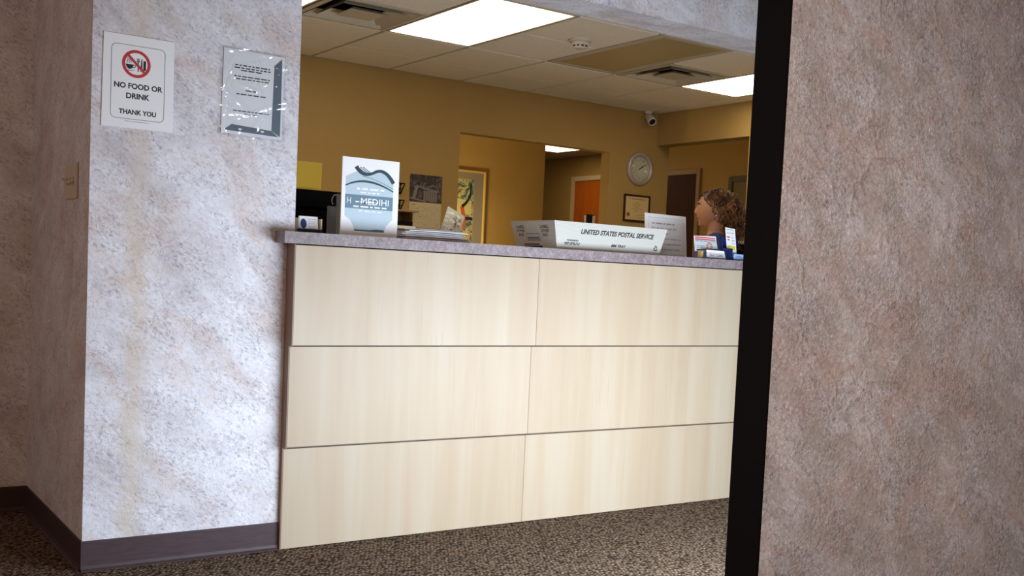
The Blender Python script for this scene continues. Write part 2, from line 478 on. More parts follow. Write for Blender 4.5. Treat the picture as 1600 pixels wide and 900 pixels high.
# hallway beyond
XH = 7.5; YH = 5.1; XHE = 6.118; HH = 2.434
struct('wall_hall_back', MB().box(2.9, XHE, YH, YH+0.12, 0, HH), M_hall)
struct('wall_hall_left', MB().box(2.8, 2.9, YW+0.116, YH+0.12, 0, HH), M_hall)
struct('wall_hall_right', MB().box(XH, XH+0.12, 0.22, 8.6, 0, HH), M_hall)
struct('wall_hall_end', MB().box(5.4, XH, 8.6, 8.7, 0, HH), M_hall)
struct('wall_hall_near', MB().box(XR+0.15, XH, 0.22, 0.30, 0, HH), M_hall)
b = MB(); b.box(2.8, 6.4295, YW+0.1155, 8.7, HH, HH+0.05); b.box(6.4295, XH+0.12, 0.22, 8.7, HH, HH+0.05)
struct('ceiling_hall', b, M_tile)

def door_in_right_wall(n, y0, y1, top, leaf_mat, frame_mat, hinge=None):
    """a door in the wall facing -X; frame, leaf, lever"""
    x = XH
    leaf = MB().box(x-0.012, x-0.0005, y0, y1, 0.004, top, 0.002)
    d = struct('door_%d' % n, leaf, leaf_mat)
    f = MB()
    f.box(x-0.03, x-0.0004, y0-0.055, y0-0.001, 0, top+0.055, 0.004)
    f.box(x-0.03, x-0.0004, y1+0.001, y1+0.055, 0, top+0.055, 0.004)
    f.box(x-0.03, x-0.0004, y0-0.001, y1+0.001, top+0.001, top+0.055, 0.004)
    f.build('door_frame', frame_mat, d)
    h = MB(); hy = y0+0.07
    h.tube([(x-0.012, hy, 0.95), (x-0.06, hy, 0.95), (x-0.062, hy+0.10, 0.95)], 0.009)
    h.lathe([(0, 0), (0.028, 0), (0.026, 0.008), (0, 0.009)], 20, Matrix.Translation((x-0.012, hy, 0.95)) @ Matrix.Rotation(-PI/2, 4, 'Y'))
    h.build('door_handle', M_metal, d, True)
    if hinge:
        hb = MB()
        for hz in hinge: hb.box(x-0.040, x-0.0301, y1-0.004, y1+0.03, hz-0.06, hz+0.06, 0.003)
        hb.build('door_hinge', M_darkwood, d)
    return d
def wood_door(name, c0, c1):
    k = NT(name, rough=0.5, spec=0.15)
    v = k.coords((1, 1, 0.12))
    k.color(k.ramp(k.noise(v, 16, 5, 0.65, 0.8), [(0.3, c0), (0.7, c1)]))
    return k.m
M_door_or = wood_door('orange_oak', (0.50, 0.105, 0.009), (0.58, 0.145, 0.014))
M_door_dk = wood_door('dark_mahogany', (0.050, 0.018, 0.012), (0.075, 0.03, 0.02))
M_casing = mat('cream_casing', (0.68, 0.55, 0.32), 0.45)
M_casing_dk = mat('tan_casing', (0.40, 0.26, 0.13), 0.45)
M_casing_gr = mat('olive_grey_casing', (0.13, 0.115, 0.07), 0.45)
door_in_right_wall(1, 5.53, 6.442, 2.142, M_door_or, M_casing, hinge=(1.62,))
door_in_right_wall(2, 4.362, 5.27, 2.134, M_door_dk, M_casing_dk)
door_in_right_wall(3, 2.93, 3.845, 2.03, mat('olive_door', (0.24, 0.17, 0.07), 0.4), M_casing_gr)
area('hall_wall_fill', (4.45, 4.55, 1.20), (5.15, 5.1, 1.45), 0.25, 0.25, 13.0, (1, 0.78, 0.42))  # unseen warm fill added to brighten the wall around the framed print
area('hall_ceiling_lamp', (6.9, 2.2, 2.40), (6.9, 2.2, 0), 0.5, 0.9, 0.15, (1, 0.75, 0.45))

# ------------------------------------------------------------------ lamps and ceiling fittings
def troffer(xa, ya, lit, label):
    t = thing('ceiling_light', label, 'ceiling light', (xa+T/2, ya+T, HC), 0, 'recessed ceiling lamps')
    hx, hy = T/2-0.006, T-0.006
    f = MB()
    ww = 0.016 if lit else 0.055
    for (x0, x1, y0, y1) in ((-hx, -hx+ww, -hy, hy), (hx-ww, hx, -hy, hy), (-hx+ww, hx-ww, -hy, -hy+0.02 if lit else -hy+0.04), (-hx+ww, hx-ww, hy-0.02 if lit else hy-0.045, hy)):
        f.box(x0, x1, y0, y1, 0.0, 0.02, 0.002)
    f.box(-hx, hx, -hy, hy, 0.075, 0.08)
    f.build('frame', M_troffer, t)
    MB().box(-hx+ww, hx-ww, -hy+0.02, hy-0.02, 0.003, 0.010).build('diffuser', M_panel if lit else M_panel_off, t)
    return t
troffer(X0-2*T, YA-2*T, True, 'lit ceiling light peeking out behind the notice wall at top left')
troffer(X0, YA-2*T, True, 'large lit ceiling light between the square vent and the smoke detector')
troffer(X0+4*T, YA-2*T, True, 'lit ceiling light beside the black post, right of the far vent')
troffer(X0+2*T, YA-2*T, False, 'unlit yellowish ceiling light panel between the smoke detector and the far vent')
def vent(xa, ya, label):
    t = thing('ceiling_vent', label, 'air vent', (xa+T/2, ya+T/2, HC), 0, 'square ceiling vents')
    h = T/2-0.007
    f = MB()
    ww = 0.035
    for (x0, x1, y0, y1) in ((-h, -h+ww, -h, h), (h-ww, h, -h, h), (-h+ww, h-ww, -h, -h+ww), (-h+ww, h-ww, h-ww, h)):
        f.box(x0, x1, y0, y1, -0.003, 0.006, 0.002)
    f.build('frame', M_troffer, t)
    MB().box(-h+ww*0.6, h-ww*0.6, -h+ww*0.6, h-ww*0.6, 0.085, 0.09).build('duct', M_black, t)
    wl = MB()
    for (x0, x1, y0, y1) in ((-h+ww-0.003, -h+ww, -h+ww, h-ww), (h-ww, h-ww+0.003, -h+ww, h-ww), (-h+ww, h-ww, -h+ww-0.003, -h+ww), (-h+ww, h-ww, h-ww, h-ww+0.003)):
        wl.box(x0, x1, y0, y1, 0.0062, 0.085)
    wl.build('duct_wall', M_black, t)
    for (o_, i_) in ((0.258, 0.215), (0.195, 0.150)):
        r = MB()
        O = [(-o_, -o_), (o_, -o_), (o_, o_), (-o_, o_)]; I = [(-i_, -i_), (i_, -i_), (i_, i_), (-i_, i_)]
        for dz in (0.0,):
            vo = [r.bm.verts.new((x, y, -0.004)) for x, y in O]; vi = [r.bm.verts.new((x, y, 0.036)) for x, y in I]
            vo2 = [r.bm.verts.new((x*0.985, y*0.985, 0.0)) for x, y in O]; vi2 = [r.bm.verts.new((x*0.985, y*0.985, 0.040)) for x, y in I]
            for q in range(4):
                q2 = (q+1) % 4
                r.bm.faces.new((vo[q], vo[q2], vi[q2], vi[q])); r.bm.faces.new((vo2[q], vi2[q], vi2[q2], vo2[q2]))
                r.bm.faces.new((vo[q], vo2[q], vo2[q2], vo[q2])); r.bm.faces.new((vi[q], vi[q2], vi2[q2], vi2[q]))
        r.build('louver', M_troffer, t)
    c = MB(); v0 = [c.bm.verts.new((x, y, -0.004)) for x, y in ((-0.11, -0.11), (0.11, -0.11), (0.11, 0.11), (-0.11, 0.11))]
    v1 = [c.bm.verts.new((x, y, 0.014)) for x, y in ((-0.085, -0.085), (0.085, -0.085), (0.085, 0.085), (-0.085, 0.085))]
    c.bm.faces.new(v0); c.bm.faces.new(v1)
    for q in range(4): c.bm.faces.new((v0[q], v0[(q+1) % 4], v1[(q+1) % 4], v1[q]))
    c.build('center_plate', M_troffer, t)
vent(*vent_cells[0], 'square louvered ceiling vent left of the large lit ceiling light')
vent(*vent_cells[1], 'square louvered ceiling vent beside the unlit yellow light panel')
t = thing('smoke_detector', 'round cream smoke detector on the ceiling behind the large lit panel', 'smoke detector', (4.0, 1.712, HC))
MB().lathe([(0, -0.0002), (0.072, -0.0002), (0.072, -0.012), (0.066, -0.016), (0, -0.016)], 36).build('base', M_ivory, t)
MB().lathe([(0.0, -0.0165), (0.058, -0.0165), (0.055, -0.030), (0.044, -0.034), (0.042, -0.048), (0.034, -0.055), (0, -0.056)], 36).build('sensor_housing', M_ivory, t, True)
for k in range(10):
    a = 2*PI*k/10
    MB().box(0.0405, 0.0445, -0.008, 0.008, -0.046, -0.037, M=Matrix.Rotation(a, 4, 'Z')).build('slot', M_blackgloss, t)

# ------------------------------------------------------------------ reception counter
ct = thing('reception_counter', 'pale maple reception counter front with three stepped rows of panels', 'reception counter', (2.6, 0, 0))
XE = 4.55
rows = [(-0.075, 0.757, 1.117, 2.536), (-0.050, 0.3845, 0.7505, 2.532), (-0.022, 0.003, 0.373, 2.542)]
for i, (yf, z0, z1, xj) in enumerate(rows):
    for j, (xa, xb) in enumerate(((1.480, xj-0.0004), (xj+0.0004, XE))):
        MB().box(xa-2.6, xb-2.6, yf, yf+0.018, z0, z1, 0.0012).build('front_panel', M_maple[i*2+j], ct)
backs = MB()
backs.box(1.4805-2.6, XE-2.6, -0.0300, -0.0005, 0.770, 1.1195)
backs.box(1.4805-2.6, XE-2.6, -0.0120, -0.0005, 0.395, 0.7698)
backs.box(1.4805-2.6, XE-2.6, -0.0035, -0.0005, 0.002, 0.3948)
backs.build('backing', M_brown, ct)
side = MB()
side.box(1.4770-2.6, 1.4799-2.6, -0.0735, -0.0005, 0.7535, 1.1195)
side.box(1.4770-2.6, 1.4799-2.6, -0.0485, -0.0005, 0.3785, 0.7530)
side.box(1.4770-2.6, 1.4799-2.6, -0.0205, -0.0005, 0.002, 0.3780)
side.build('side_panel', M_brown, ct)
top = MB().prism([(1.4325, -0.09), (XE, -0.09), (XE, 0.48), (XO+0.001, 0.48), (XO+0.001, -0.0006), (1.4325, -0.0006)], 0.0421, frame((0, 0, 1.1633), (1, 0, 0), (0, 1, 0)))
tag(top.build('countertop', M_laminate), 'speckled grey mauve laminate countertop on the reception counter', 'countertop')
CT = 1.1638

# ------------------------------------------------------------------ notices on the pier
fr = lambda o: frame(o, (1, 0, 0), (0, 0, 1))
def rrect(x0, x1, y0, y1, r, n=5):
    P_ = []
    for cx, cy, a0 in ((x1-r, y1-r, 0), (x0+r, y1-r, PI/2), (x0+r, y0+r, PI), (x1-r, y0+r, 1.5*PI)):
        for k in range(n+1): P_.append((cx+r*math.cos(a0+k*PI/2/n), cy+r*math.sin(a0+k*PI/2/n)))
    return P_
def outline(mb, pts, wd, f, lift): return strip(mb, pts+[pts[0], pts[1]], wd, f, lift)

t = thing('no_food_sign', 'white NO FOOD OR DRINK sign with red prohibition circle', 'sign', (0.949, 0.0, 1.6195))
f = fr((0, -0.0035, 0))
pts = [(-0.1135, -0.151), (0.1135, -0.150), (0.1125, 0.1495), (-0.1105, 0.1500)]
MB().prism(pts, 0.003, f).build('card', M_signpaper, t)
mb = MB(); outline(mb, rrect(-0.086, 0.083, -0.121, 0.118, 0.016), 0.0016, f, 0.0004); strip(mb, [(-0.04, -0.1285), (0.035, -0.1285)], 0.0012, f, 0.0004)
mb.build('border_line', M_greyink, t)
cx, cz, R_ = -0.008, 0.0595, 0.045
ring = MB(); N = 48
for k in range(N):
    a, a2 = 2*PI*k/N, 2*PI*(k+1)/N
    flat(ring, [(cx+R_*math.cos(a), cz+R_*math.sin(a)), (cx+R_*math.cos(a2), cz+R_*math.sin(a2)), (cx+0.79*R_*math.cos(a2), cz+0.79*R_*math.sin(a2)), (cx+0.79*R_*math.cos(a), cz+0.79*R_*math.sin(a))], f, 0.0008)
strip(ring, [(cx-0.028, cz+0.028), (cx+0.028, cz-0.028)], 0.0085, f, 0.0011)
ring.build('prohibition_circle', M_red, t)
ic = MB()
flat(ic, [(cx-0.034, cz-0.003), (cx-0.008, cz-0.003), (cx-0.012, cz-0.014), (cx-0.018, cz-0.018), (cx-0.025, cz-0.018), (cx-0.031, cz-0.012)], f, 0.0005)
strip(ic, [(cx-0.03, cz-0.0225), (cx-0.007, cz-0.0225)], 0.002, f, 0.0005)
strip(ic, [(cx-0.009, cz-0.004), (cx-0.003, cz-0.006), (cx-0.004, cz-0.012), (cx-0.011, cz-0.0135)], 0.002, f, 0.0005)
for dx in (-0.028, -0.022, -0.016): strip(ic, [(cx+dx, cz+0.001), (cx+dx-0.002, cz+0.006), (cx+dx+0.002, cz+0.012), (cx+dx, cz+0.018)], 0.0018, f, 0.0005)
for dx in (0.003, 0.006, 0.009): strip(ic, [(cx+dx, cz+0.019), (cx+dx, cz+0.008)], 0.0015, f, 0.0005)
strip(ic, [(cx+0.001, cz+0.008), (cx+0.011, cz+0.008)], 0.002, f, 0.0005)
strip(ic, [(cx+0.006, cz+0.008), (cx+0.006, cz-0.024)], 0.003, f, 0.0005)
strip(ic, [(cx+0.017, cz+0.018), (cx+0.016, cz-0.022)], [0.003, 0.006], f, 0.0005)
flat(ic, rect(cx+0.022, cx+0.030, cz-0.018, cz+0.013), f, 0.0005)
ic.build('cup_and_cutlery_icon', M_ink, t)
for body_, cu, cv, wd, ht in (('NO FOOD OR', 0.0, -0.0135, 0.153, 0.0185), ('DRINK', -0.001, -0.0455, 0.074, 0.0185), ('THANK YOU', -0.001, -0.098, 0.118, 0.0165)):
    text_mb(MB_ := MB(), body_, f, cu, cv, wd, ht, bold=0.032); MB_.build('lettering', M_ink, t)

t = thing('sleeved_notice', 'printed notice in a crinkled clear plastic sleeve on the pier', 'notice', (1.3365, 0.0, 1.635))
f = fr((0, -0.003, 0))
MB().prism([(-0.112, -0.145), (0.106, -0.148), (0.110, 0.143), (-0.108, 0.147)], 0.0025, f).build('page', M_signpaper, t)
mb = MB()
flat(mb, [(0.072, 0.108), (0.1, 0.136), (0.1, -0.138), (0.068, -0.120)], f, 0.0004)
flat(mb, [(-0.075, -0.112), (0.067, -0.120), (0.095, -0.139), (-0.102, -0.134)], f, 0.0004)
mb.build('shaded_border', M_bordergrey, t)
rn = random.Random(4)
mb = MB()
for (cv, wd, ht) in ((0.093, 0.125, 0.0055), (0.084, 0.13, 0.0055), (0.076, 0.082, 0.0055), (0.055, 0.13, 0.005), (0.046, 0.118, 0.005), (0.008, 0.045, 0.005), (-0.006, 0.11, 0.005), (-0.064, 0.13, 0.0045), (-0.073, 0.05, 0.0045)):
    text_lines(t, f, [(-0.006, cv, wd, ht)], M_ink, 0.0004, rn)
for hx in (-0.045, 0.035):
    mb = MB(); hh = []
    for k in range(24):
        a = 2*PI*k/24
        hh.append((hx+0.0065*math.sin(a)**3, -0.127+0.0055*(0.8125*math.cos(a)-0.3125*math.cos(2*a)-0.125*math.cos(3*a)-0.0625*math.cos(4*a))))
    flat(mb, hh, f, 0.0009)
    mb.build('heart', M_signpaper, t)
# the sleeve: one crinkled sheet
mb = MB(); nx, nz = 60, 76; rn = random.Random(11)
cre = [((rn.uniform(-0.12, 0.12), rn.uniform(-0.15, 0.15)), rn.uniform(0, PI), rn.uniform(0.004, 0.010), rn.uniform(0.0015, 0.0045), rn.uniform(0.03, 0.09)) for _ in range(44)]
cre += [((-0.10, rn.uniform(-0.12, 0.12)), rn.uniform(1.0, 1.9), 0.008, 0.006, 0.06) for _ in range(6)]
grid = []
for j in range(nz+1):
    row = []
    for i in range(nx+1):
        x = -0.1195+0.2355*i/nx+0.004*math.sin(j*0.21)*(i/nx); z = -0.1535+0.306*j/nz-0.004*(i/nx)
        h = 0.0
        for (c, a, wd, am, ln) in cre:
            dx, dz = x-c[0], z-c[1]; s_ = dx*math.cos(a)+dz*math.sin(a); q = -dx*math.sin(a)+dz*math.cos(a)
            h += am*max(0, 1-abs(q)/wd)*math.exp(-(s_/ln)**2)
        row.append(mb.bm.verts.new((x, -0.0055-min(h, 0.012), z)))
    grid.append(row)
for j in range(nz):
    for i in range(nx): mb.bm.faces.new((grid[j][i], grid[j][i+1], grid[j+1][i+1], grid[j+1][i]))
mb.build('clear_sleeve', M_sleeve, t, True)

t = thing('light_switch', 'beige toggle light switch on the brown return wall', 'light switch', (XL, 0.251, 1.2945))
MB().box(-0.007, -0.0004, -0.094, 0.094, -0.061, 0.061, 0.003).build('plate', M_ivory, t)
msl = mat('switch_slot', (0.42, 0.36, 0.28), 0.5)
for yy in (-0.046, 0.0, 0.046):
    MB().box(-0.0085, -0.0069, yy-0.006, yy+0.006, -0.013, 0.013, 0.001).build('slot', msl, t)
for yy, s_ in ((-0.046, -1), (0.0, -1), (0.046, 1)):
    MB().tube([(-0.007, yy, 0), (-0.026, yy, 0.010*s_)], [0.0055, 0.004], 8).build('toggle', M_ivory, t)

# ------------------------------------------------------------------ things on the counter
# business cards
t = thing('business_card_holder', 'clear holder with white business cards and navy oval emblem', 'card holder', (1.578, 0.05, CT))
f = frame((0, -0.010, 0.006), (1, 0, 0), (0, 0.20, 0.98))
mb = MB(); mb.box(-0.05, 0.048, -0.016, 0.030, 0, 0.006, 0.001); mb.box(-0.05, 0.048, -0.016, -0.0125, 0.006, 0.016); mb.build('base', M_blackgloss, t)
for k in range(6):
    ff = frame((0.0005*k, -0.006+0.003*k, 0.0065), (1, 0, 0), (0, 0.18, 0.98))
    c = MB().prism(rect(-0.0355, 0.0355, 0.0, 0.057), 0.0008, ff).build('card', M_paperwhite, t)
    if k == 0: c0, f0 = c, ff
mb = MB(); flat(mb, [(-0.021+0.0118*math.cos(2*PI*q/28), 0.029+0.0185*math.sin(2*PI*q/28)) for q in range(28)], f0, 0.0004); mb.build('oval_emblem', M_navy, t)
mb = MB(); rn = random.Random(3)
text_lines(t, f0, [(0.014, 0.046, 0.030, 0.005)]+[(0.014, cv, 0.028, 0.003) for cv in (0.037, 0.030, 0.020, 0.013)], M_paleink, 0.0004, rn)
mtc = mat('tan_clip', (0.50, 0.42, 0.27), 0.3)
for sx_ in (-1, 1): MB().box(sx_*0.044-0.003, sx_*0.044+0.003, -0.014, 0.026, 0.006, 0.055, 0.001).build('side_clip', mtc, t)

# poster in a countertop frame
t = thing('poster_frame', 'white poster in clear stand with pale blue field and slate band', 'poster', (1.822, 0.05, CT))
f = frame((0, 0, 0), (1, 0, 0), (0, 0, 1))
MB().prism(rect(-0.118, 0.1195, 0.001, 0.2975), 0.006, f).build('sheet', M_paperwhite, t)
MB().box(-0.118, 0.1195, 0.006, 0.075, 0.0, 0.004, 0.001).build('foot', M_white, t)
mb = MB(); x0, x1, y0, y1, q = -0.103, 0.096, 0.040, 0.248, 0.028
pn = [(x0+q+0.012, y0-0.016), (x1-q-0.004, y0-0.016), (x1-q+0.002, y0+0.006), (x1-0.006, y0+0.026), (x1, y0+0.030), (x1, y1-0.02), (x1-0.05, y1), (x0+0.04, y1-0.004), (x0, y1-0.024), (x0, y0+0.036), (x0+0.024, y0+0.020), (x0+0.036, y0)]
flat(mb, pn, f, 0.0004); mb.build('pale_blue_field', M_paleblue, t)
mb = MB(); flat(mb, [(x0, 0.106), (x1, 0.106), (x1, 0.158), (x0, 0.158)], f, 0.0008); mb.build('slate_band', M_slate, t)
curve = lambda a, b_, c, n=14: [(a[0]*(1-s)**2+2*b_[0]*s*(1-s)+c[0]*s*s, a[1]*(1-s)**2+2*b_[1]*s*(1-s)+c[1]*s*s) for s in [i/n for i in range(n+1)]]
sw = lambda mb_: mb_.build('dark_swoosh', M_darkteal, t)  # dark curved streaks laid across the poster
sw(strip(MB(), curve((x0, 0.190), (-0.02, 0.236), (x1, 0.180)), [0.0045+0.0035*math.sin(PI*i/14) for i in range(15)], f, 0.0010))
mb = MB(); strip(mb, curve((-0.062, 0.264), (-0.035, 0.222), (0.012, 0.246)), [0.016-0.0005*i for i in range(15)], f, 0.0010); strip(mb, curve((0.010, 0.245), (0.055, 0.275), (x1, 0.212)), [0.010+0.0004*i for i in range(15)], f, 0.0011); sw(mb)
for dx in (0.0, 0.012, 0.024): sw(strip(MB(), curve((-0.058+dx, 0.264), (-0.035+dx, 0.248), (-0.02+dx, 0.243), 6), 0.0026, f, 0.0012))
sw(strip(MB(), curve((-0.035, 0.230), (0.03, 0.222), (x1, 0.190)), 0.0014, f, 0.0012))
mb = MB(); flat(mb, [(-0.062, 0.021), (0.062, 0.021), (0.062, 0.030), (0.03, 0.031), (0.0, 0.027), (-0.062, 0.027)], f, 0.0010); sw(mb)

mb = MB(); text_mb(mb, 'H', f, -0.088, 0.135, 0.016, 0.023, lift=0.0013); mb.build('lettering', M_paperwhite, t)
mb = MB(); text_mb(mb, 'MEDIHI', f, 0.020, 0.135, 0.117, 0.024, lift=0.0013, bold=0.008); mb.build('lettering', M_paperwhite, t)
mb = MB()
rn = random.Random(9)
text_lines(t, f, [(-0.012, 0.132, 0.10, 0.006), (0.0, 0.114, 0.14, 0.008), (0.0, 0.182, 0.115, 0.010), (0.0, 0.168, 0.085, 0.007), (0.0, 0.098, 0.095, 0.006)], M_paperwhite, 0.0015, rn)

# grey upright file holder with a curled wire, behind the poster
t = thing('file_holder', 'grey upright file holder half hidden behind the white poster', 'file holder', (1.80, 0.20, CT))
mb = MB(); mb.box(-0.048, 0.03, 0.0, 0.006, 0, 0.165, 0.001); mb.box(-0.048, 0.03, 0.0, 0.09, 0, 0.006, 0.001); mb.box(-0.048, 0.03, 0.084, 0.09, 0, 0.12, 0.001)
mb.build('body', M_grey, t)
MB().tube([(-0.048, 0.003, 0.158), (-0.058, 0.0, 0.160), (-0.066, 0.0, 0.150), (-0.069, 0.0, 0.135), (-0.063, 0.0, 0.122)], 0.0018, 6).build('curled_wire', M_metal, t)

# magazines
rn = random.Random(21)
cols = [(0.045, 0.05, 0.06), (0.40, 0.45, 0.52), (0.55, 0.60, 0.68), (0.48, 0.54, 0.62), (0.62, 0.66, 0.72), (0.42, 0.48, 0.56), (0.66, 0.66, 0.62)]
def mag_mat(i, c):
    k = NT('magazine_cover', rough=0.35, spec=0.5)
    v = k.coords()
    k.color(k.ramp(k.noise(v, 22, 4, 0.6, 0.5), [(0.35, tuple(x*0.55 for x in c)), (0.55, c), (0.72, tuple(min(0.85, x*1.3) for x in c))]))
    return k.m
z = CT
names_ = ['black magazine at the bottom of the pile beside the poster', 'bluish magazine second from the bottom of the pile', 'pale blue magazine third from the bottom of the pile', 'blue magazine in the middle of the pile', 'pale magazine third from the top of the pile', 'grey blue magazine just under the top of the pile', 'cream white magazine on top of the pile beside the poster']
th = [0.006, 0.007, 0.006, 0.007, 0.006, 0.006, 0.005]
for i, c in enumerate(cols):
    sag = rn.uniform(0.6, 1.2)
    t = thing('magazine', names_[i], 'magazine', (2.118+rn.uniform(-0.014, 0.014), 0.145+rn.uniform(-0.01, 0.012), z), rn.uniform(-0.07, 0.09), 'magazines piled on the counter')
    hw, hd = 0.148-0.003*i, 0.105
    nseg = 14
    def sheet(z0, z1, inset, nm, mt):
        mb = MB(); ring_ = []
        for q in range(nseg+1):
            x = -hw+inset+(2*hw-2*inset)*q/nseg
            dz = 0.0004*i*math.sin(q/nseg*PI)
            ring_.append([mb.bm.verts.new((x, -hd+inset, z0+dz)), mb.bm.verts.new((x, hd-inset, z0+dz)), mb.bm.verts.new((x, hd-inset, z1+dz)), mb.bm.verts.new((x, -hd+inset, z1+dz))])
        for a, b_ in zip(ring_, ring_[1:]):
            for q in range(4): mb.bm.faces.new((a[q], a[(q+1) % 4], b_[(q+1) % 4], b_[q]))
        mb.bm.faces.new(ring_[0]); mb.bm.faces.new(ring_[-1])
        return mb.build(nm, mt, t)
    sheet(0.0012, th[i]-0.0012, 0.002, 'pages', M_paperwhite)
    mm = mag_mat(i, c)
    sheet(th[i]-0.0012, th[i]-0.0003, 0.0, 'front_cover', mm)
    sheet(0.0002, 0.0012, 0.0, 'back_cover', mm)
    z += th[i]+0.0004

# leaning gold printed card
t = thing('printed_card', 'tilted cream and gold patterned card leaning behind the magazines', 'card', (2.315, 0.30, CT))
a = -0.42
f = frame((0, 0, 0.030), (math.cos(a), 0, math.sin(a)), (-math.sin(a)*0.97, 0.22, math.cos(a)*0.97))
MB().prism(rect(-0.047, 0.047, 0.004, 0.128), 0.002, f).build('sheet', mat('cream_card', (0.62, 0.52, 0.33), 0.4), t)
mb = MB(); rn = random.Random(5)
for k in range(26):
    x, y = rn.uniform(-0.036, 0.034), rn.uniform(0.018, 0.112)
    strip(mb, [(x-0.008, y-0.004), (x, y+0.004), (x+0.009, y+0.001)], [0.002, 0.007, 0.002], f, 0.0005+0.00003*k)
mb.build('white_print', mat('card_white', (0.82, 0.78, 0.66), 0.4), t)
mb = MB()
for k in range(12):
    x, y = rn.uniform(0.0, 0.034), rn.uniform(0.03, 0.10)
    strip(mb, [(x-0.006, y), (x, y+0.007), (x+0.006, y-0.003)], [0.001, 0.006, 0.001], f, 0.0018+0.00003*k)
mb.build('brown_print', mat('card_brown', (0.22, 0.13, 0.06), 0.4), t)
MB().box(-0.055, 0.055, 0.03, 0.075, 0, 0.012, 0.002).build('stand', M_darkwood, t)

# mail tray
def coroplast():
    k = NT('corrugated_plastic', rough=0.4, spec=0.4)
    v = k.coords()
    wv = k.n('ShaderNodeTexWave', wave_type='BANDS', bands_direction='Z', Scale=55.0, Distortion=0.3); k.link(v, wv.inputs['Vector'])
    k.color(k.ramp(wv.outputs['Fac'], [(0.2, (0.43, 0.435, 0.40)), (0.8, (0.495, 0.50, 0.46))]))
    k.bump(wv.outputs['Fac'], 0.12, 0.001)
    return k.m
M_coro = coroplast()
t = thing('mail_tray', 'long white corrugated mail tray with black slanted lettering on the counter', 'mail tray', (2.66, -0.021, CT), 0.012)
L_, W_, fl, fw_, H_ = 0.577, 0.301, 0.031, 0.016, 0.1195
B4 = [Vector((0, 0, 0)), Vector((L_, 0, 0)), Vector((L_, W_, 0)), Vector((0, W_, 0))]
T4 = [Vector((-fl, -fw_, H_)), Vector((L_+fl, -fw_, H_)), Vector((L_+fl, W_+fw_, H_)), Vector((-fl, W_+fw_, H_))]
ctr = Vector((L_/2, W_/2, 0))
mb = MB(); th_ = 0.005
inn = lambda p: p + Vector((th_ if p.x < L_/2 else -th_, th_ if p.y < W_/2 else -th_, 0))
bo = [mb.bm.verts.new(p) for p in B4]; to = [mb.bm.verts.new(p) for p in T4]
bi = [mb.bm.verts.new(inn(p)+Vector((0, 0, th_))) for p in B4]; ti = [mb.bm.verts.new(inn(p)) for p in T4]
mb.bm.faces.new(bo[::-1]); mb.bm.faces.new(bi)
for q in range(4):
    q2 = (q+1) % 4
    mb.bm.faces.new((bo[q], bo[q2], to[q2], to[q])); mb.bm.faces.new((bi[q2], bi[q], ti[q], ti[q2])); mb.bm.faces.new((to[q], to[q2], ti[q2], ti[q]))
mb.build('tray_body', M_coro, t)
ff = frame((L_/2, -0.0003, 0), (1, 0, 0), (0, -fw_, H_))
mb = MB()
for body_, cu, cv, wd, ht, sh in (('UNITED STATES POSTAL SERVICE', 0.036, 0.082, 0.415, 0.022, 0.25), ('MM TRAY', 0.045, 0.030, 0.085, 0.0125, 0.25), ('WARNING', -0.212, 0.041, 0.062, 0.008, 0)):
    text_mb(MB_ := MB(), body_, ff, cu, cv, wd, ht, shear=sh, bold=0.034); MB_.build('lettering', M_ink, t)
rn = random.Random(2)
text_lines(t, ff, [(-0.212, 0.030, 0.082, 0.006), (-0.212, 0.024, 0.082, 0.005)], M_ink, 0.0004, rn)
mb = MB()
for k in range(3):  # recycling triangle
    a = PI/2+k*2*PI/3; a2 = a+2*PI/3
    c_ = (0.262, 0.030); r_ = 0.013
    p = (c_[0]+r_*math.cos(a), c_[1]+r_*1.15*math.sin(a)); p2 = (c_[0]+r_*math.cos(a2), c_[1]+r_*1.15*math.sin(a2))
    l = lambda s: (p[0]+(p2[0]-p[0])*s, p[1]+(p2[1]-p[1])*s)
    strip(mb, [l(0.0), l(0.62)], 0.0032, ff, 0.0004); strip(mb, [l(0.60), l(0.92)], [0.0085, 0.0005], ff, 0.0005)
mb.build('recycling_mark', M_ink, t)
fe = frame((-0.0003, W_/2, 0), (0, -1, 0), (-fl, 0, H_))
mb = MB()
for sx_, al in ((-0.096, 0), (0.085, 0)):
    for j, wd_ in enumerate(('LABEL', 'OTHER', 'END')):
        text_mb(MB_ := MB(), wd_, fe, sx_, 0.097-0.018*j, (0.062, 0.060, 0.038)[j], 0.0125, bold=0.008); MB_.build('end_lettering', M_ink, t)
flat(mb, rect(-0.095, 0.05, 0.006, 0.013), fe, 0.0004); flat(mb, rect(-0.085, 0.03, 0.017, 0.022), fe, 0.0004)
mb.build('printed_bars', M_ink, t)
mb = MB(); outline(mb, rect(-0.058, 0.042, 0.038, 0.066), 0.003, fe, 0.0004); flat(mb, rect(-0.05, 0.036, 0.043, 0.052), fe, 0.0004)
mb.build('label_slot', M_greyink, t)
for uu in (-0.045, 0.03):
    mb = MB()
    o_ = fe[0]+fe[1]*uu+fe[2]*0.092+fe[3]*0.0003
    mb.lathe([(0, 0.0012), (0.006, 0.001), (0.0075, 0)], 16, Matrix.Translation(o_) @ Matrix.Rotation(-PI/2-0.25, 4, 'Y'))
    mb.build('rivet', M_coro, t)

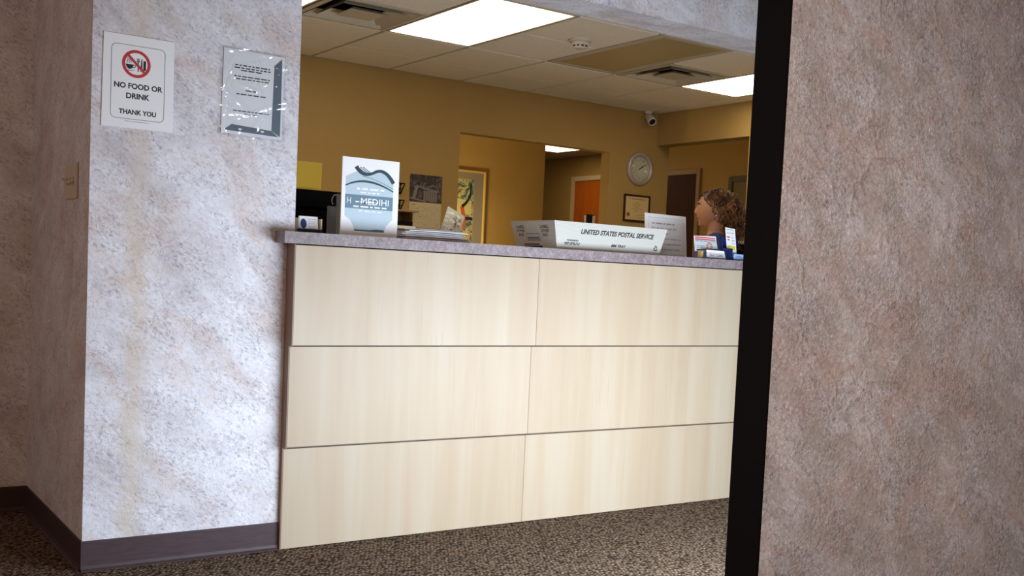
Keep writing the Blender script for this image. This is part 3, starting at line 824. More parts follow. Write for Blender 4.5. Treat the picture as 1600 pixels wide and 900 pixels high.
# small dark holder with white cards behind the tray
t = thing('card_stand', 'small dark stand with white cards behind the postal tray', 'card holder', (3.135, 0.36, CT))
mb = MB(); mb.box(-0.022, 0.022, 0.0, 0.03, 0, 0.008, 0.001); mb.box(-0.020, 0.020, 0.024, 0.030, 0.008, 0.186, 0.001); mb.build('stand', M_blackgloss, t)
for k in range(2):
    ff = frame((-0.010+0.020*k, 0.020-0.009*k, 0.0085), (0.96, 0.28*(1 if k else -1), 0), (0.06*(1 if k else -1), 0.05, 1))
    MB().prism(rect(-0.0105, 0.0105, 0, 0.172), 0.001, ff).build('card', mat('cream_leaf', (0.78, 0.72, 0.55), 0.5), t)

# counter sign
sg = thing('counter_sign', 'white framed text sign on counter beside the postal tray', 'sign', (3.455, 0.335, CT), 0.10)
f = frame((0, 0, 0), (1, 0, 0), (0, 0.10, 0.995))
MB().prism(rect(0.0, 0.302, 0.0, 0.219), 0.003, f).build('sheet', mat('bright_white_paper', (0.90, 0.91, 0.92), 0.7), sg)
MB().box(0.0, 0.302, 0.004, 0.07, 0, 0.003, 0.001).build('foot', M_white, sg)
mb = MB(); outline(mb, rect(0.024, 0.278, 0.018, 0.200), 0.0016, f, 0.0004); mb.build('border_line', M_paleink, sg)
mb = MB()
rn = random.Random(8)
text_lines(sg, f, [(0.135, 0.172, 0.17, 0.010)], M_paleink, 0.0004, rn)
lines = [('We do not charge the', 0.135, 0.147, 0.18, 0.015), ('patients.', 0.13, 0.122, 0.075, 0.014), ('simply collect them as', 0.150, 0.096, 0.215, 0.014), ('part of your appointment', 0.150, 0.070, 0.215, 0.014), ('& your insurance plan.', 0.150, 0.043, 0.205, 0.014)]
for s_, cu, cv, wd, ht in lines: text_mb(MB_ := MB(), s_, f, cu, cv, wd, ht, shear=0.15); MB_.build('lettering', M_greyink, sg)

# leaflet holder with the orange flower card
t = thing('leaflet_holder', 'clear leaflet holder with orange flower card and white front card', 'leaflet holder', (3.540, -0.03, CT), 0.0)
f = frame((0, 0.022, 0.004), (1, 0, 0), (0, 0.14, 0.99))
MB().prism([(-0.072, 0.03), (0.078, 0.03), (0.067, 0.106), (-0.074, 0.102)], 0.002, f).build('flower_card', M_paperwhite, t)
for v0_, v1_ in ((0.093, 0.099), (0.085, 0.090)):
    mb = MB(); flat(mb, rect(-0.070, 0.063, v0_, v1_), f, 0.0004); mb.build('red_heading', M_red, t)
mb = MB(); rn = random.Random(6); text_lines(t, f, [(-0.004, 0.079, 0.125, 0.006), (-0.035, 0.055, 0.05, 0.006), (-0.035, 0.046, 0.05, 0.006)], M_paleink, 0.0004, rn)
mb = MB()
for k in range(9):
    a = 2*PI*k/9
    P_ = [(0.022+0.004*math.cos(a)+0.014*math.cos(a+da)*rr, 0.055+0.012*math.sin(a)*0.5+0.014*math.sin(a+da)*rr) for da, rr in ((-0.5, 0.3), (-0.28, 1.0), (0, 1.25), (0.28, 1.0), (0.5, 0.3))]
    flat(mb, P_, f, 0.0004+0.00004*k)
mb.build('orange_flower', mat('orange_ink', (0.70, 0.20, 0.02), 0.5), t)
fc = frame((0, -0.022, 0.004), (1, 0, 0), (0, 0.05, 0.99))
MB().prism([(-0.040, 0.002), (0.082, 0.002), (0.072, 0.036), (-0.042, 0.037)], 0.0015, fc).build('front_card', M_paperwhite, t)
mb = MB(); text_mb(mb, 'CARD', fc, 0.044, 0.013, 0.044, 0.011, bold=0.012); mb.build('lettering', M_ink, t)
mb = MB(); text_mb(mb, 'TRAY', fc, -0.005, 0.013, 0.040, 0.011, bold=0.012); mb.build('red_lettering', M_red, t)
mb = MB(); strip(mb, [(-0.062, 0.036), (0.080, 0.042)], 0.006, f, 0.003); mb.build('dark_rim', M_darkteal, t)
mb = MB(); mb.box(-0.074, 0.084, -0.024, 0.05, 0, 0.004, 0.001); mb.box(-0.074, 0.084, 0.0255, 0.028, 0.004, 0.09); mb.box(-0.074, 0.084, -0.026, -0.0245, 0.004, 0.030)
mb.build('clear_holder', M_film, t)
MB().box(-0.064, -0.052, -0.012, 0.016, 0.004, 0.034, 0.002).build('gold_clip', M_gold, t)

# tall blue leaflet holder
t = thing('blue_leaflet_holder', 'dark blue holder with tall white leaflet at right end of counter', 'leaflet holder', (3.700, -0.03, CT), 0.12)
mb = MB(); mb.box(-0.062, 0.055, 0.030, 0.036, 0.0, 0.11, 0.001); mb.box(-0.062, 0.055, -0.02, 0.036, 0.0, 0.004, 0.001); mb.box(-0.062, -0.040, -0.022, 0.030, 0.004, 0.055, 0.001)
mb.build('holder', mat('dark_blue_plastic', (0.006, 0.015, 0.10), 0.35), t)
f = frame((-0.004, 0.012, 0.004), (1, 0, -0.03), (-0.10, 0.08, 0.99))
MB().prism([(-0.030, 0.012), (0.042, 0.012), (0.044, 0.150), (-0.030, 0.152)], 0.0015, f).build('leaflet', M_paperwhite, t)
rn = random.Random(12)
text_lines(t, f, [(0.005, 0.143, 0.05, 0.005), (0.005, 0.127, 0.05, 0.007), (0.020, 0.106, 0.022, 0.007), (0.022, 0.092, 0.022, 0.007), (0.022, 0.078, 0.020, 0.006), (0.006, 0.030, 0.04, 0.007)], M_paleink, 0.0004, rn)
mb = MB(); flat(mb, rect(-0.022, 0.036, 0.018, 0.022), f, 0.0004); mb.build('red_stripe', M_red, t)
text_lines(t, f, [(-0.012, 0.107, 0.022, 0.008), (-0.010, 0.094, 0.018, 0.008)], M_red, 0.0004, rn, 'red_text_line')
mb = MB(); flat(mb, rect(-0.020, 0.036, 0.046, 0.066), f, 0.0004); mb.build('yellow_block', mat('yellow_ink', (0.66, 0.58, 0.04), 0.5), t)
fl_ = frame((0, -0.021, 0.004), (1, 0, 0), (0, 0.02, 1))
MB().prism(rect(-0.030, 0.055, 0.0, 0.026), 0.001, fl_).build('blue_card', mat('light_blue_card', (0.30, 0.45, 0.75), 0.5), t)
mb = MB(); text_mb(mb, 'CARDS', fl_, 0.008, 0.015, 0.04, 0.007); mb.build('blue_lettering', M_navy, t)

# ------------------------------------------------------------------ staff room furniture behind the counter
def desk(name, label, x0, x1, y0, y1, z, m_):
    t = thing(name, label, 'desk', ((x0+x1)/2, (y0+y1)/2, 0))
    hx, hy = (x1-x0)/2, (y1-y0)/2
    MB().box(-hx, hx, -hy, hy, z-0.028, z, 0.004).build('desktop', m_, t)
    for sx_ in (-1, 1):
        for sy_ in (-1, 1): MB().box(sx_*(hx-0.05)-0.02, sx_*(hx-0.05)+0.02, sy_*(hy-0.05)-0.02, sy_*(hy-0.05)+0.02, 0, z-0.0285).build('leg', M_grey, t)
    return t
desk('staff_desk', 'staff desk behind the counter under the black monitor', 1.53, 3.4, 0.52, 1.25, 0.745, M_brown)
t = thing('monitor', 'black computer monitor seen from behind at left end of counter', 'monitor', (1.775, 0.90, 0.7455))
mb = MB(); mb.box(-0.215, 0.308, -0.018, 0.022, 0.245, 0.638, 0.006); mb.build('screen_housing', M_black, t)
MB().box(-0.15, 0.24, -0.045, -0.0182, 0.32, 0.56, 0.015).build('back_cover', M_black, t)
MB().tube([(0.045, -0.03, 0.012), (0.045, -0.032, 0.32)], [0.03, 0.024], 12).build('neck', M_blackgloss, t)
MB().box(-0.08, 0.17, -0.11, 0.09, 0, 0.014, 0.005).build('base', M_blackgloss, t)

t = thing('file_cabinet', 'beige cabinet against the back wall under the organizer', 'cabinet', (3.62, 3.36, 0))
MB().box(-0.24, 0.24, -0.22, 0.22, 0, 1.2, 0.006).build('body', mat('beige_steel', (0.45, 0.36, 0.22), 0.5), t)
for k in range(4):
    dr = MB().box(-0.225, 0.225, -0.236, -0.221, 0.03+k*0.29, 0.30+k*0.29, 0.004).build('drawer', mat('beige_steel_drawer', (0.47, 0.38, 0.24), 0.5), t)
    MB().tube([(-0.05, -0.237, 0.19+k*0.29), (-0.05, -0.262, 0.19+k*0.29), (0.05, -0.262, 0.19+k*0.29), (0.05, -0.237, 0.19+k*0.29)], 0.006, 8).build('handle', M_metal, dr)
t = thing('paper_organizer', 'tan desktop organizer with stacked papers right of the poster', 'organizer', (3.585, 3.30, 1.2005))
mo = mat('tan_organizer', (0.40, 0.27, 0.14), 0.5)
mb = MB(); mb.box(-0.15, 0.116, -0.12, 0.12, 0, 0.006); mb.box(-0.15, 0.116, 0.112, 0.12, 0.006, 0.25); mb.box(-0.15, -0.142, -0.12, 0.112, 0.006, 0.25); mb.box(0.109, 0.116, -0.05, 0.112, 0.006, 0.25); mb.box(-0.16, 0.125, -0.13, 0.12, 0.25, 0.262, 0.002)
mb.build('body', mo, t)
MB().box(-0.142, 0.109, -0.06, -0.04, 0.155, 0.1835).build('dark_slot', M_black, t)
z = 0.0065
for k in range(7):
    c_ = [(0.35, 0.37, 0.30), (0.5, 0.5, 0.42), (0.30, 0.33, 0.28), (0.55, 0.53, 0.42), (0.36, 0.37, 0.3), (0.80, 0.80, 0.76), (0.82, 0.82, 0.8)][k]
    MB().box(-0.138+0.003*(k % 3), 0.104, -0.118+0.004*(k % 2), 0.10, z, z+0.0195, 0.001).build('paper_stack', mat('stacked_paper', c_, 0.7), t); z += 0.0205

# wall file rack: two slanted wire pockets
t = thing('wall_file_rack', 'black wire file rack on back wall half hidden by poster', 'file rack', (3.66, YW, 1.58))
for k, zz in enumerate((0.03, -0.095)):
    mb = MB()
    P0 = [(-0.12, -0.005, zz+0.068), (-0.12, -0.075, zz+0.068), (-0.12, -0.012, zz)]
    for sx_ in (-0.12, 0.105):
        q = [(sx_, -0.006, zz+0.066), (sx_, -0.080, zz+0.066), (sx_, -0.020, zz-0.004), (sx_, -0.006, zz-0.004), (sx_, -0.006, zz+0.066)]
        mb.tube(q, 0.0045, 6)
        mb.tube([(sx_, -0.006, zz+0.03), (sx_, -0.045, zz+0.03)], 0.003, 6)
    mb.tube([(-0.12, -0.080, zz+0.066), (0.105, -0.080, zz+0.066)], 0.0045, 6)
    mb.tube([(-0.12, -0.020, zz-0.004), (0.105, -0.020, zz-0.004)], 0.0045, 6)
    for k2 in range(1, 8):
        xx = -0.12+0.225*k2/8
        mb.tube([(xx, -0.080, zz+0.066), (xx, -0.020, zz-0.004)], 0.0025, 6)
    mb.build('wire_pocket', M_black, t)

# yellow paper, calendar, clock, certificate on the back wall
t = thing('yellow_paper', 'yellow paper sheet on the back wall above the black monitor', 'paper', (3.03, YW, 1.675))
f = fr((0, -0.0022, 0))
MB().prism([(-0.11, -0.096), (0.106, -0.098), (0.109, 0.096), (-0.108, 0.094)], 0.0018, f).build('sheet', mat('yellow_paper', (0.62, 0.50, 0.08), 0.6), t)
mb = MB(); outline(mb, rect(-0.105, 0.099, -0.090, 0.088), 0.003, f, 0.0004); mb.build('edge_line', mat('pale_yellow', (0.68, 0.60, 0.13), 0.6), t)

t = thing('wall_calendar', 'wall calendar with a black and white photograph above its month page', 'calendar', (3.987, YW, 1.556))
f = fr((0, -0.003, 0))
def photo_mat():
    k = NT('monochrome_photo', rough=0.35)
    v = k.coords((1, 1, 1), (0, 0.3, 0))
    k.color(k.ramp(k.noise(v, 26, 6, 0.7, 0.6), [(0.33, (0.008, 0.006, 0.007)), (0.5, (0.05, 0.038, 0.042)), (0.70, (0.21, 0.18, 0.19))]))
    return k.m
MB().prism(rect(-0.139, 0.139, 0.0, 0.207), 0.0022, f).build('photo_page', photo_mat(), t)
mb = MB()
for k in range(6): flat(mb, [(-0.02+0.020*k, 0.012-0.001*k), (-0.004+0.020*k, 0.011-0.001*k), (-0.004+0.020*k, 0.090), (-0.02+0.020*k, 0.090)], f, 0.0004)
flat(mb, [(-0.116, 0.03), (-0.09, 0.026), (-0.066, 0.112), (-0.092, 0.118)], f, 0.0004)
strip(mb, [(-0.085, 0.122), (-0.03, 0.108), (0.04, 0.096), (0.11, 0.088)], 0.012, f, 0.0005)
strip(mb, [(-0.03, 0.110), (-0.008, 0.150)], 0.007, f, 0.0005)
strip(mb, [(0.02, 0.118), (0.06, 0.130), (0.112, 0.120), (0.116, 0.160)], 0.006, f, 0.0005)
strip(mb, [(-0.138, 0.028), (-0.08, 0.018), (-0.02, 0.010), (0.0, 0.006)], 0.011, f, 0.0006)
mb.build('pale_timber_shapes', mat('photo_pale', (0.23, 0.21, 0.21), 0.4), t)
MB().prism(rect(-0.1385, 0.1365, -0.195, -0.003), 0.002, f).build('month_page', mat('cream_page', (0.60, 0.52, 0.33), 0.6), t)
mb = MB()
for k in range(8): strip(mb, [(-0.128+0.0364*k, -0.038), (-0.128+0.0364*k, -0.187)], 0.0010, f, 0.0004)
for k in range(6): strip(mb, [(-0.128, -0.038-0.0298*k), (0.127, -0.038-0.0298*k)], 0.0010, f, 0.0005)
mb.build('grid_lines', mat('calendar_line', (0.36, 0.30, 0.18), 0.6), t)
mb = MB(); rn = random.Random(31)
words(mb, f, -0.10, -0.022, 0.05, 0.010, 0.0006, rn)
for r in range(5):
    for c_ in range(7):
        if rn.random() < 0.45: words(mb, f, -0.11+0.0364*c_, -0.052-0.0298*r, rn.uniform(0.012, 0.024), 0.005, 0.0006, rn)
mb.build('print', mat('calendar_ink', (0.22, 0.18, 0.11), 0.6), t)

t = thing('wall_clock', 'round silver wall clock on the back wall above certificate', 'clock', (6.087, YW, 2.012))
Mx = Matrix.Rotation(PI/2, 4, 'X')
rim = MB(); rim.lathe([(0.145, 0.0006), (0.147, 0.012), (0.140, 0.030), (0.122, 0.036), (0.108, 0.026), (0.106, 0.012), (0.0, 0.010), (0.0, 0.0006)], 56, Mx)
rim.build('rim', mat('silver_plastic', (0.50, 0.45, 0.41), 0.35, 0.3), t, True)
MB().lathe([(0.0, 0.0135), (0.1055, 0.0135), (0.1055, 0.0125), (0, 0.0125)], 48, Mx).build('dial', mat('clock_dial', (0.86, 0.85, 0.68), 0.5), t)
fc = frame((0, -0.0140, 0), (1, 0, 0), (0, 0, 1))
mb = MB()
for k in range(60):
    a = 2*PI*k/60; r0, r1 = (0.088, 0.099) if k % 5 == 0 else (0.095, 0.099)
    strip(mb, [(r0*math.sin(a), r0*math.cos(a)), (r1*math.sin(a), r1*math.cos(a))], 0.0026 if k % 5 == 0 else 0.001, fc, 0.0004)
mb.build('minute_marks', mat('dial_marks', (0.25, 0.24, 0.18), 0.5), t)
for k in range(12):
    a = 2*PI*(k+1)/12
    mb = MB(); text_mb(mb, str(k+1), fc, 0.077*math.sin(a), 0.077*math.cos(a), 0.011 if k < 9 else 0.017, 0.014); mb.build('numeral', mat('dial_numeral', (0.33, 0.32, 0.25), 0.5), t)
mb = MB(); a = math.radians(58); strip(mb, [(-0.012*math.sin(a), -0.012*math.cos(a)), (0.078*math.sin(a), 0.078*math.cos(a))], [0.006, 0.003], fc, 0.003); mb.build('minute_hand', M_ink, t)
mb = MB(); a = math.radians(50); strip(mb, [(-0.010*math.sin(a), -0.010*math.cos(a)), (0.046*math.sin(a), 0.046*math.cos(a))], [0.008, 0.005], fc, 0.002); mb.build('hour_hand', M_ink, t)
MB().lathe([(0, 0.0255), (0.06, 0.0252), (0.107, 0.0235), (0.107, 0.0225), (0, 0.0225)], 48, Mx).build('glass', M_film, t, True)

t = thing('framed_certificate', 'cream certificate with red seal in dark frame below the clock', 'certificate', (6.0785, YW, 1.666))
f = fr((0, -0.018, 0))
mb = MB()
hx, hz, ww = 0.148, 0.118, 0.016
for (x0, x1, z0, z1) in ((-hx, -hx+ww, -hz, hz), (hx-ww, hx, -hz, hz), (-hx+ww, hx-ww, hz-ww, hz), (-hx+ww, hx-ww, -hz, -hz+ww)): mb.box(x0, x1, -0.018, -0.0005, z0, z1, 0.003)
mb.build('frame', M_darkwood, t)
f = fr((0, -0.008, 0))
MB().prism(rect(-hx+ww, hx-ww, -hz+ww, hz-ww), 0.003, f).build('document', mat('cream_document', (0.70, 0.55, 0.26), 0.5), t)
rn = random.Random(14); mb = MB()
words(mb, f, 0.005, 0.080, 0.19, 0.010, 0.0004, rn)
for cv, wd in ((0.048, 0.05), (0.030, 0.10), (0.012, 0.07), (-0.004, 0.12), (-0.022, 0.06)): words(mb, f, 0.0, cv, wd, 0.006, 0.0004, rn)
for cu, cv in ((0.02, -0.060), (0.07, -0.055), (0.03, -0.078), (0.085, -0.078)): words(mb, f, cu, cv, 0.045, 0.006, 0.0004, rn)
mb.build('print', mat('brown_ink', (0.26, 0.17, 0.07), 0.6), t)
mb = MB()
flat(mb, [(-0.094+(0.019 if q % 2 else 0.0165)*math.cos(2*PI*q/36), -0.056+(0.019 if q % 2 else 0.0165)*math.sin(2*PI*q/36)) for q in range(36)], f, 0.0006); mb.build('red_seal', M_red, t)

# security camera in the corner
t = thing('security_camera', 'white bullet security camera with black lens in ceiling corner', 'security camera', (6.13, 3.56, HC))
MB().lathe([(0, -0.0004), (0.032, -0.0004), (0.032, -0.012), (0.02, -0.018), (0, -0.018)], 24, Matrix.Translation((0, 0, 0))).build('mount', M_white, t)
A = Vector((0.006, 0.0, -0.047)); D = (Vector((-0.21, -0.80, -0.56))).normalized()
q = D.to_track_quat('Z', 'Y').to_matrix().to_4x4()
MB().tube([(0, 0, -0.018), tuple(A)], 0.012, 12).build('arm', M_white, t)
MB().lathe([(0, -0.03), (0.026, -0.028), (0.033, -0.01), (0.036, 0.07), (0.036, 0.094), (0.031, 0.096), (0.030, 0.082), (0, 0.082)], 32, Matrix.Translation(A) @ q).build('body', M_white, t, True)
MB().lathe([(0, 0.0905), (0.016, 0.0905), (0.0295, 0.087), (0.0295, 0.0825), (0, 0.0825)], 32, Matrix.Translation(A) @ q).build('lens_face', M_blackgloss, t, True)

# framed print in the hall
t = thing('framed_print', 'colourful abstract print in gold frame on the hallway wall', 'picture', (5.06, YH, 1.62))
hx, hz, ww = 0.372, 0.375, 0.020
mb = MB()
for (x0, x1, z0, z1) in ((-hx, -hx+ww, -hz, hz), (hx-ww, hx, -hz, hz), (-hx+ww, hx-ww, hz-ww, hz), (-hx+ww, hx-ww, -hz, -hz+ww)): mb.box(x0, x1, -0.028, -0.0005, z0, z1, 0.004)
mb.build('frame', M_gold, t)
mb = MB(); a_, b_ = hx-ww, hz-ww; i_x, i_z = 0.245, 0.290
for (x0, x1, z0, z1) in ((-a_, -i_x, -b_, b_), (i_x, a_, -b_, b_), (-i_x, i_x, i_z, b_), (-i_x, i_x, -b_, -i_z)): mb.box(x0, x1, -0.014, -0.008, z0, z1)
mb.build('mat_board', mat('grey_mat_board', (0.30, 0.255, 0.19), 0.7), t)
def art_mat():
    k = NT('abstract_print', rough=0.5)
    v = k.coords()
    a = k.ramp(k.noise(v, 9, 3, 0.55, 2.2), [(0.38, (0.02, 0.13, 0.17)), (0.47, (0.05, 0.22, 0.25)), (0.50, (0.55, 0.45, 0.10)), (0.58, (0.60, 0.52, 0.20)), (0.66, (0.10, 0.25, 0.22))])
    b_ = k.ramp(k.noise(v, 15, 3, 0.5, 2.5), [(0.56, (0, 0, 0)), (0.60, (1, 1, 1))])
    k.color(k.mix(b_, a, (0.60, 0.25, 0.05)))
    return k.m
f = fr((0, -0.0085, 0))
MB().prism(rect(-i_x, i_x, -i_z, i_z), 0.003, f).build('picture_sheet', art_mat(), t)
mb = MB(); flat(mb, [(-i_x, -0.03), (0.23, -0.04), (0.23, 0.09), (0.10, 0.10), (-i_x, 0.13)], f, 0.0004); mb.build('pale_field', mat('print_pale', (0.58, 0.55, 0.26), 0.5), t)
mb = MB(); strip(mb, curve((0.215, 0.25), (0.235, 0.10), (0.125, 0.03)), [0.014+0.0012*i for i in range(15)], f, 0.0012); flat(mb, [(-i_x, -0.055), (i_x, -0.065), (i_x, -0.095), (-i_x, -0.085)], f, 0.0008); mb.build('dark_stroke', mat('print_dark', (0.012, 0.02, 0.022), 0.5), t)
mb = MB(); strip(mb, curve((0.125, 0.03), (0.155, -0.07), (0.150, -0.17)), 0.040, f, 0.0012); mb.build('red_stroke', mat('print_red', (0.50, 0.10, 0.04), 0.5), t)

# hallway ceiling light
t = thing('hall_ceiling_light', 'lit ceiling light glimpsed in the hallway over the orange door', 'ceiling light', (6.62, 5.92, HH))
MB().box(-0.445, 0.445, -0.31, 0.31, -0.010, -0.0002, 0.003).build('frame', M_troffer, t)
MB().box(-0.43, 0.43, -0.29, 0.29, -0.0135, -0.0102).build('diffuser', M_panel_hall, t)
# black low partition behind the woman
t = thing('desk_screen', 'black desk screen with pale cap at right behind the woman', 'desk screen', (5.45, 1.6, 0))
MB().box(-0.40, 0.50, -0.02, 0.02, 0, 1.325, 0.003).build('panel', M_black, t)
MB().box(-0.405, 0.505, -0.026, 0.026, 1.3255, 1.346, 0.003).build('cap', M_white, t)

# ------------------------------------------------------------------ the woman behind the counter
def remeshed(mb, voxel, smooth_it):
    me = bpy.data.meshes.new('tmp'); bmesh.ops.recalc_face_normals(mb.bm, faces=mb.bm.faces); mb.bm.to_mesh(me); mb.bm.free()
    o = bpy.data.objects.new('tmp', me); COL.objects.link(o)
    r = o.modifiers.new('r', 'REMESH'); r.mode = 'VOXEL'; r.voxel_size = voxel
    s_ = o.modifiers.new('s', 'SMOOTH'); s_.factor = 0.5; s_.iterations = smooth_it
    bpy.context.view_layer.update()
    out = bpy.data.meshes.new_from_object(o.evaluated_get(bpy.context.evaluated_depsgraph_get()))
    bpy.data.objects.remove(o); bpy.data.meshes.remove(me)
    for p in out.polygons: p.use_smooth = True
    return out
def mesh_obj(name, me, m_, parent):
    me.name = name; me.materials.clear(); me.materials.append(m_)
    o = bpy.data.objects.new(name, me); COL.objects.link(o); o.parent = parent
    return o
def blob(mb, c, r, seg=24, M=None):
    b = bmesh.new(); bmesh.ops.create_uvsphere(b, u_segments=seg, v_segments=seg//2, radius=1)
    for v in b.verts: v.co = Vector((v.co.x*r[0], v.co.y*r[1], v.co.z*r[2]))
    if M: b.transform(M)
    b.transform(Matrix.Translation(c)); return mb.merge(b)
def torso(mb, rings, seg=28):
    R_ = []
    for (y, z, rx, ry) in rings:
        R_.append([mb.bm.verts.new((rx*math.cos(2*PI*k/seg), y+ry*math.sin(2*PI*k/seg), z)) for k in range(seg)])
    for a, b_ in zip(R_, R_[1:]):
        for k in range(seg): mb.bm.faces.new((a[k], a[(k+1) % seg], b_[(k+1) % seg], b_[k]))
    mb.bm.faces.new(R_[0][::-1]); mb.bm.faces.new(R_[-1])
HCN = Vector((0, 0.012, 1.488))
def head(mb):
    b = bmesh.new(); bmesh.ops.create_uvsphere(b, u_segments=96, v_segments=64, radius=1)
    g = lambda x, s_: math.exp(-(x/s_)**2)
    for v in b.verts:
        n = v.co.normalized(); x, y, z = n
        p = Vector((0.073*x, 0.098*y, 0.113*z))
        if z < 0:
            p.x *= 1-0.30*(-z)**1.4
            if y < 0: p.y *= 1-0.45*(-z)**1.2
        if y > 0.2:
            q_ = max(0.5, math.sqrt(max(0.0, 1-z*z)))
            p.y *= 1+(q_**(-0.62 if z < 0 else -0.22)-1)*min(1, (y-0.2)/0.2)
            d = 0.0
            d += 0.021*g(x, 0.13)*(g(z+0.19, 0.10) if z < -0.19 else g(z+0.19, 0.30))*1.0    # nose
            d += 0.0045*g(z-0.30, 0.16)*g(x, 0.6)                                             # brow
            d -= 0.008*g(abs(x)-0.33, 0.20)*g(z-0.10, 0.14)                                   # eye sockets
            d += 0.009*g(x, 0.24)*g(z+0.47, 0.055)                                            # upper lip
            d += 0.008*g(x, 0.22)*g(z+0.59, 0.06)                                             # lower lip
            d -= 0.004*g(x, 0.28)*g(z+0.70, 0.06)
            d += 0.013*g(x, 0.35)*g(z+0.86, 0.14)                                             # chin
            d += 0.004*g(abs(x)-0.5, 0.2)*g(z+0.15, 0.2)                                      # cheeks
            p.y += d*min(1, (y-0.2)/0.25)
        v.co = p
    b.transform(Matrix.Translation(HCN))
    return mb.merge(b)
woman = thing('person', 'person with curly brown hair in blue top standing behind the counter', 'person', (4.535, 0.985, 0.0), 0.81)
mb = MB()
torso(mb, [(0, 0.80, 0.14, 0.10), (0, 0.90, 0.165, 0.115), (0, 1.02, 0.13, 0.095), (0.005, 1.12, 0.145, 0.11), (0.005, 1.20, 0.155, 0.11), (-0.005, 1.28, 0.150, 0.085), (-0.012, 1.325, 0.085, 0.062), (-0.012, 1.35, 0.056, 0.055)])
mb.tube([(0, -0.016, 1.30), (0, -0.008, 1.36), (0, 0.0, 1.44)], [0.058, 0.051, 0.050], 20)
head(mb)
for s_ in (-1, 1):
    blob(mb, (s_*0.072, -0.006, 1.482), (0.009, 0.018, 0.031), 16, Matrix.Rotation(-0.2, 4, 'X') @ Matrix.Rotation(s_*0.3, 4, 'Z'))
    mb.tube([(s_*0.10, -0.008, 1.295), (s_*0.165, -0.012, 1.275), (s_*0.195, -0.02, 1.17), (s_*0.205, -0.03, 1.03), (s_*0.19, 0.07, 0.975), (s_*0.165, 0.19, 0.925)], [0.05, 0.053, 0.045, 0.038, 0.036, 0.025], 16)
    # hand: palm, four fingers and a thumb, gently curled
    blob(mb, (s_*0.158, 0.225, 0.913), (0.038, 0.048, 0.016), 16, Matrix.Rotation(-0.3, 4, 'X'))
    for k, ln in enumerate((0.068, 0.078, 0.073, 0.056)):
        fx = s_*0.158 + (-0.029+0.0193*k)*(s_)
        mb.tube([(fx, 0.245, 0.908), (fx, 0.255+ln*0.45, 0.898), (fx, 0.255+ln*0.75, 0.882), (fx, 0.255+ln*0.9, 0.862)], [0.0095, 0.0088, 0.008, 0.0065], 10)
    mb.tube([(s_*0.128, 0.205, 0.912), (s_*0.108, 0.230, 0.902), (s_*0.104, 0.258, 0.893)], [0.012, 0.010, 0.0075], 10)
    mb.tube([(s_*0.085, 0.0, 0.88), (s_*0.092, 0.01, 0.70), (s_*0.09, 0.02, 0.47), (s_*0.088, -0.005, 0.30), (s_*0.088, -0.012, 0.09)], [0.085, 0.082, 0.055, 0.052, 0.034], 16)
    mb.tube([(s_*0.088, -0.04, 0.045), (s_*0.09, 0.03, 0.05), (s_*0.096, 0.12, 0.034), (s_*0.098, 0.165, 0.026)], [0.032, 0.036, 0.033, 0.022], 12)
k = NT('skin', rough=0.5, spec=0.4)
v = k.coords(); k.color(k.ramp(k.noise(v, 18, 3), [(0.3, (0.44, 0.215, 0.12)), (0.7, (0.52, 0.26, 0.15))]))
k.b.inputs['Subsurface Weight'].default_value = 0.05
body = mesh_obj('body', remeshed(mb, 0.004, 3), k.m, woman)
# clothing
mb = MB()
torso(mb, [(0, 0.78, 0.175, 0.135), (0, 0.90, 0.182, 0.132), (0, 1.02, 0.155, 0.118), (0.005, 1.12, 0.163, 0.126), (0.005, 1.20, 0.172, 0.124), (-0.005, 1.275, 0.160, 0.098), (-0.012, 1.300, 0.110, 0.082), (-0.014, 1.312, 0.092, 0.074)])
for s_ in (-1, 1): mb.tube([(s_*0.09, -0.008, 1.29), (s_*0.165, -0.012, 1.272), (s_*0.197, -0.02, 1.17), (s_*0.208, -0.026, 1.08)], [0.062, 0.068, 0.062, 0.060], 18)
mesh_obj('scrub_top', remeshed(mb, 0.006, 3), mat('blue_cotton', (0.035, 0.075, 0.30), 0.85), woman)
mb = MB()
torso(mb, [(0, 0.76, 0.15, 0.11), (0, 0.88, 0.165, 0.118), (0, 0.93, 0.16, 0.115)])
for s_ in (-1, 1): mb.tube([(s_*0.085, 0.0, 0.88), (s_*0.092, 0.01, 0.70), (s_*0.09, 0.02, 0.47), (s_*0.088, -0.005, 0.30), (s_*0.088, -0.012, 0.07)], [0.098, 0.095, 0.075, 0.07, 0.062], 18)
mesh_obj('trousers', remeshed(mb, 0.006, 3), mat('navy_trousers', (0.012, 0.02, 0.06), 0.85), woman)
for s_ in (-1, 1):
    mb = MB(); mb.tube([(s_*0.088, -0.055, 0.048), (s_*0.09, 0.03, 0.055), (s_*0.096, 0.12, 0.042), (s_*0.098, 0.18, 0.034)], [0.040, 0.045, 0.043, 0.030], 14)
    mb.box(s_*0.093-0.045, s_*0.093+0.045, -0.085, 0.20, 0.0, 0.016, 0.006)
    mesh_obj('shoe', remeshed(mb, 0.005, 3), M_white, woman)
    e = MB(); blob(e, (s_*0.026, 0.0895, 1.500), (0.0115, 0.0115, 0.0115), 20); eye = e.build('eye', mat('eye_white', (0.6, 0.57, 0.52), 0.25), woman, True)
    e = MB(); blob(e, (s_*0.026, 0.0965, 1.500), (0.0056, 0.0052, 0.0056), 14); e.build('iris', mat('iris_brown', (0.03, 0.015, 0.01), 0.2), eye, True)
    e = MB(); e.tube([(s_*0.012, 0.108, 1.517), (s_*0.026, 0.105, 1.521), (s_*0.042, 0.095, 1.517)], [0.0028, 0.0035, 0.002], 8); e.build('eyebrow', mat('brow_hair', (0.03, 0.015, 0.008), 0.8), woman, True)
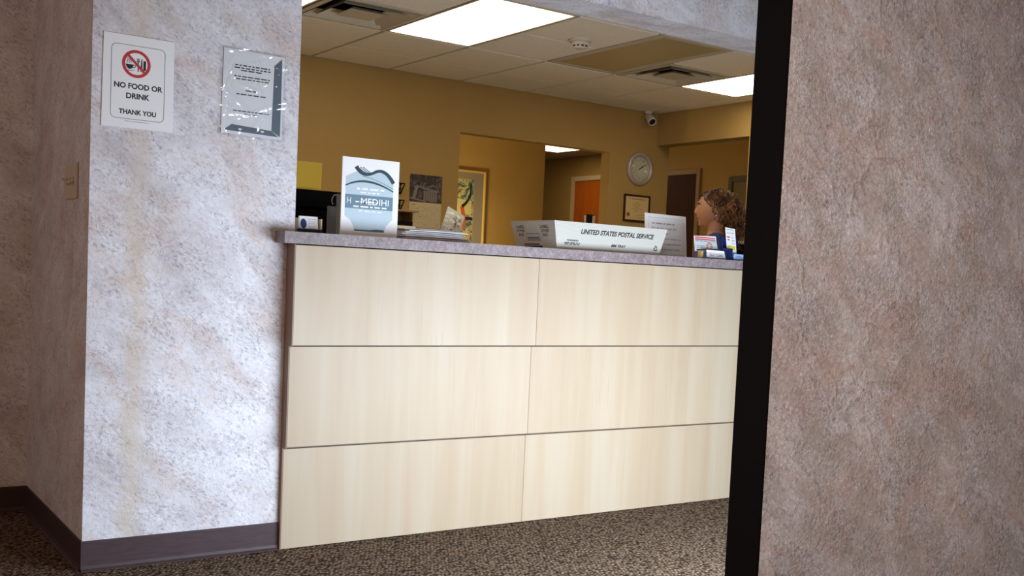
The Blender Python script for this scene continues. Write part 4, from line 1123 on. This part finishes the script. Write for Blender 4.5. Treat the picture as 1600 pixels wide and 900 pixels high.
e = MB(); e.tube([(-0.020, 0.108, 1.4335), (-0.008, 0.117, 1.4355), (0.008, 0.117, 1.4355), (0.020, 0.108, 1.4335)], [0.003, 0.0055, 0.0055, 0.003], 8); e.build('lips', mat('lip', (0.38, 0.13, 0.10), 0.45), woman, True)
e = MB(); blob(e, (-0.079, -0.004, 1.447), (0.005, 0.005, 0.006), 12); e.build('earring', M_white, woman, True)
# hair: a smooth cap swept back from the face, then loose ringlets
rn = random.Random(17)
mb = MB()
b = bmesh.new(); bmesh.ops.create_uvsphere(b, u_segments=48, v_segments=32, radius=1)
kill = []
for v in b.verts:
    x, y, z = v.co
    front = y*0.95 - z*0.42 - 0.12*abs(x)
    if front > 0.12 + 0.50*max(0, z) or (z < -0.35 and y > -0.25): kill.append(v)
    wv = 0.004*math.sin(x*14+z*9)+0.003*math.sin(y*17+z*13)
    v.co = Vector((x*(0.079+wv), y*(0.106+wv)-0.002, z*(0.119+wv)+0.002)) + HCN
bmesh.ops.delete(b, geom=kill, context='VERTS')
ex = bmesh.ops.extrude_face_region(b, geom=list(b.faces))
for q in [g_ for g_ in ex['geom'] if isinstance(g_, bmesh.types.BMVert)]: q.co = HCN + (q.co-HCN)*0.93
mb.merge(b)
def ringlet(p, d, ln, rad, tr, turns):
    pts, rs = [], []
    n_ = int(turns*7); ph = rn.uniform(0, 2*PI)
    ax = Vector(d).normalized(); q = Vector(p)
    for i in range(n_+1):
        s_ = i/n_
        ax = (ax + Vector((0, 0, -0.16))).normalized()
        q = q + ax*(ln/n_)
        u_ = ax.orthogonal().normalized(); w_ = ax.cross(u_)
        a = ph+2*PI*turns*s_; rr = rad*min(1, s_*3+0.2)
        pts.append(q + u_*rr*math.cos(a) + w_*rr*math.sin(a)); rs.append(tr*(1-0.55*s_))
    mb.tube(pts, rs, 5)
cnt = 0
while cnt < 250:
    a = rn.uniform(-PI, PI); z_ = rn.uniform(-0.75, 0.92)
    r_ = math.sqrt(max(0, 1-z_*z_)); x, y = r_*math.cos(a), r_*math.sin(a)
    if y > 0.02 + 0.28*z_ - 0.25*(1-abs(x)): continue
    if abs(x) > 0.5 and z_ < 0.30 and y > -0.50: continue
    p = HCN + Vector((x*0.078, y*0.104, z_*0.117))
    d = Vector((x*0.8, y*0.95-0.35, z_*0.5+0.05))
    ringlet(p, d, rn.uniform(0.10, 0.20), rn.uniform(0.007, 0.012), rn.uniform(0.0028, 0.0042), rn.uniform(2.2, 4.2))
    cnt += 1
for i in range(95):   # the longer fall over the back of the shoulder
    p = HCN + Vector((rn.uniform(-0.06, 0.05), rn.uniform(-0.13, -0.07), rn.uniform(-0.10, 0.0)))
    ringlet(p, (rn.uniform(-0.15, 0.1), rn.uniform(-0.55, -0.15), -0.8), rn.uniform(0.11, 0.19), 0.011, 0.0036, 3)
kh = NT('curly_hair', rough=0.42, spec=0.5)
v = kh.coords()
kh.color(kh.ramp(kh.noise(v, 17, 4, 0.6), [(0.34, (0.02, 0.009, 0.006)), (0.50, (0.12, 0.048, 0.018)), (0.66, (0.46, 0.20, 0.06))]))
mb.build('hair', kh.m, woman, True)
